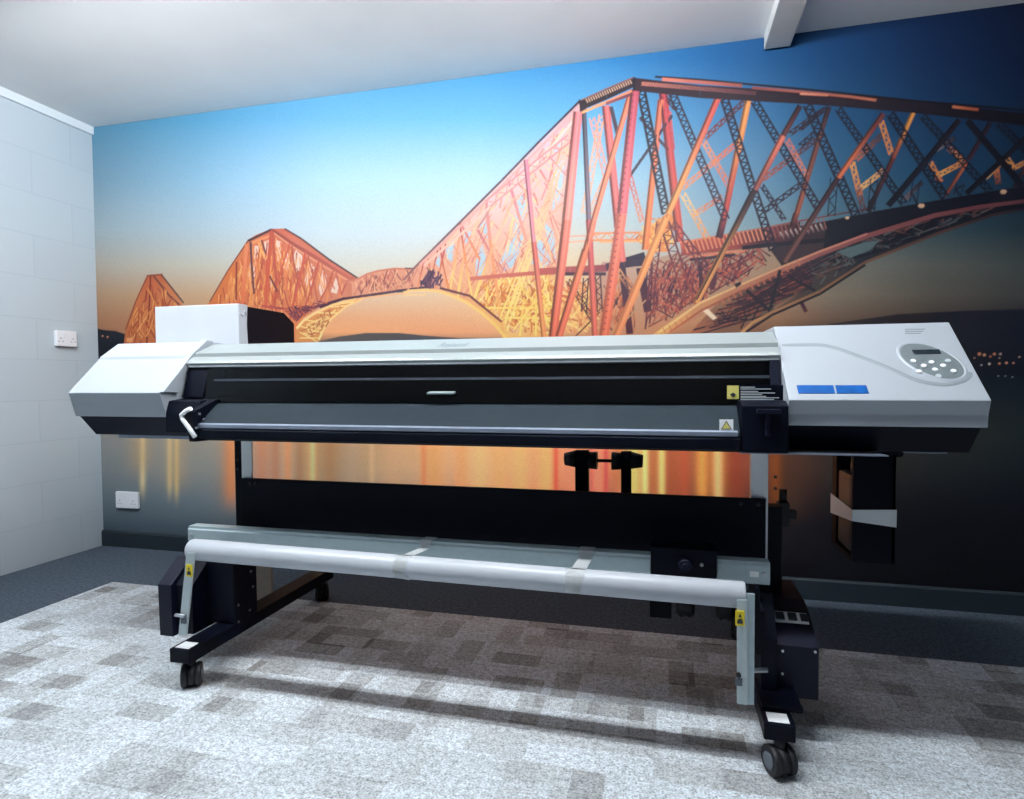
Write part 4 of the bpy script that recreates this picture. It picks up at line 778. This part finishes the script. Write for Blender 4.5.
# shaft links so the tube is carried by the arms
BM().cyl((-1.515, 1.64, .4495), (-1.5015, 1.64, .4495), .012, n=16).box(-1.495, -1.475, 1.665, 1.79, .419, .434, .002).build('roll_bracket', 'black', P)
BM().cyl((.2075, 1.64, .438), (.232, 1.64, .438), .012, n=16).box(.230, .258, 1.65, 1.80, .28, .395, .002).box(.2305, .242, 1.63, 1.66, .38, .46, .001).build('roll_bracket', 'black', P)
# rear media holders seen under the body
for x0, x1, s in ((-.305, -.258, -1), (-.143, -.108, 1)):
    BM().box(x0, x1, 2.14, 2.18, .36, .742, .003).build('media_post', 'black', P)
    xo = x0 if s < 0 else x1
    BM().cyl((xo - s * .001, 2.16, .710), (xo + s * .040, 2.16, .708), .031, .022, 24).build('media_flange', 'rubber', P)
    xi = x1 if s < 0 else x0
    BM().cyl((xi + s * .001, 2.16, .706), (xi - s * .030 * (1 if s < 0 else 1.1), 2.16, .706), .030, .032, 24).build('media_flange', 'rubber', P)
BM().cyl((-.26, 2.16, .706), (-.14, 2.16, .706), .006, n=12).build('media_shaft', 'rubber', P)
BM().box(-.35, -.08, 2.135, 2.185, .34, .365, .003).box(-.30, -.26, 1.95, 2.14, .36, .385, .002).box(-.142, -.11, 1.95, 2.14, .36, .385, .002).build('media_bracket', 'black', P)
# lower spare flanges on a short rod
BM().cyl((-.06, 2.10, .245), (.33, 2.10, .245), .007, n=14).box(.315, .331, 2.03, 2.115, .23, .26, .001).build('lower_shaft', 'wheelrim', P)
BM().box(-.042, .030, 2.07, 2.13, .19, .29, .003).build('shaft_block', 'black', P)
for x in (.046, .172): BM().cyl((x, 2.10, .240), (x + .058, 2.10, .240), .048, rings=[(0, .040), (.25, .050), (.5, .044), (.75, .050), (1, .040)], n=28).build('media_flange', 'rubber', P)
# cable and bracket cluster behind the right upright
BM().box(.358, .392, 2.06, 2.10, .52, .60, .003).box(.392, .415, 2.07, 2.09, .545, .575, .002).cyl((.375, 2.08, .60), (.375, 2.08, .64), .012, n=12).box(.358, .372, 2.06, 2.08, .13, .53, .002).build('cable_bracket', 'rubber', P)

# ------------------------------------------------------------------ take-up tube, tape, cardboard
rt = BM(); rt.cyl((-1.500, 1.64, .4495), (.2065, 1.64, .438), .034, rings=[(0, .024), (.004, .0315), (.009, .034), (.998, .034), (1, .0325)], n=40)
tube = rt.build('take_up_tube', 'roll'); tag(tube, 'long glossy white tube lying across the front of the printer stand', 'tube')
def tapestrip(label, x_top, x_bot, w, tail):
    path = [(1.836, .4835), (1.793, .4838), (1.7880, .475), (1.7860, .460)]
    cy, cz, R_ = 1.64, .438 - (x_top - .2065) * .00674, .0352
    for a in range(60, 236, 12): path.append((cy + R_ * math.cos(math.radians(a)), cz + R_ * math.sin(math.radians(a))))
    b = BM(); n_ = len(path); rr = []
    for i, (y, z) in enumerate(path):
        t = i / (n_ - 1); xc = x_top + (x_bot - x_top) * min(1, t * 1.25); ww = w * (1 - .12 * math.sin(t * 9))
        s = tail * max(0, t - .85) / .15
        rr.append((b.b.verts.new((xc - ww / 2 + s * .4, y, z)), b.b.verts.new((xc + ww / 2 + s, y, z - s * .3))))
    for A, B in zip(rr, rr[1:]): b.b.faces.new((A[0], A[1], B[1], B[0]))
    bmesh.ops.solidify(b.b, geom=b.b.faces[:], thickness=-.0006)
    o = b.build('tape_strip', 'tape'); tag(o, label, 'tape'); return o
tapestrip('twisted strip of white tape tying tube to rail, the left one with a loose tail', -.735, -.735 - .012, .040, .014)
tapestrip('straight strip of white tape tying tube to rail, nearer the right end by the motor', -.222, -.236, .046, 0)
b = BM(); 
b.poly([(.5545, 1.9965, .600), (.6725, 1.9965, .606), (.6725, 1.9965, .553), (.5545, 1.9965, .566)], (0, -.0012, 0))
b.poly([(.5542, 1.9953, .600), (.5542, 2.235, .606), (.5542, 2.235, .540), (.5542, 1.9953, .566)], (-.0012, 0, 0))
tag(b.build('tape_band', 'tape'), 'wide white tape band wrapped around the black bottle holder under the control cover', 'tape')
cbd = BM().box(-1.755, -1.665, 2.28, 2.292, 0, .46, .001).build('cardboard_strip', 'card'); tag(cbd, 'upright tan cardboard strip standing on the floor behind the left foot of the printer', 'cardboard')

# ------------------------------------------------------------------ ceiling lamps (outside the picture, above and behind the camera)
LAMPS = [((-2.0, 1.36), 1.3), ((-.20, 1.44), 1.3)]
KEY = 300.0
em = emis('lamp_tube_glow', (0.93, 0.97, 1.0), KEY); M['glow'] = em
for (x, y), L in LAMPS:
    zt = HC - .165
    tl = thing('tube_light', (x, y, HC), 'long suspended fluorescent tube light under the ceiling, out of the photograph', 'light', 'suspended tube lights')
    BM().box(x - L / 2 - .02, x + L / 2 + .02, y - .13, y + .13, HC - .135, HC - .12, .004).build('shield_housing', 'pole', tl)  # unseen housing, made wide to block light thrown up at the ceiling
    for s_ in (-1, 1):
        BM().cyl((x + s_ * L * .35, y, HC - .121), (x + s_ * L * .35, y, HC - .001), .004, n=8).build('hanger_rod', 'pole', tl)
        BM().box(x + s_ * (L / 2 + .01) - .01, x + s_ * (L / 2 + .01) + .01, y - .02, y + .02, zt - .025, HC - .134, .003).build('lamp_holder', 'pole', tl)
    BM().cyl((x - L / 2, y, zt), (x + L / 2, y, zt), .016, n=20).build('fluorescent_tube', 'glow', tl)

# ------------------------------------------------------------------ world, camera, view
w = bpy.data.worlds.new('world'); bpy.context.scene.world = w; w.use_nodes = True
w.node_tree.nodes['Background'].inputs[0].default_value = (.5, .6, .8, 1); w.node_tree.nodes['Background'].inputs[1].default_value = 0.2
cd = bpy.data.cameras.new('camera'); cam = bpy.data.objects.new('camera', cd); C.objects.link(cam)
cd.sensor_width = 36; cd.sensor_fit = 'HORIZONTAL'; cd.lens = F * 36 / 1024; cd.clip_start = .02
cam.matrix_world = Matrix(((ROT[0][0], ROT[0][1], ROT[0][2], CAM[0]), (ROT[1][0], ROT[1][1], ROT[1][2], CAM[1]), (ROT[2][0], ROT[2][1], ROT[2][2], CAM[2]), (0, 0, 0, 1)))
sc = bpy.context.scene; sc.camera = cam
vs = sc.view_settings; vs.view_transform = 'Standard'; vs.look = 'None'; vs.exposure = 0.0; vs.gamma = 1.0; vs.use_curve_mapping = False
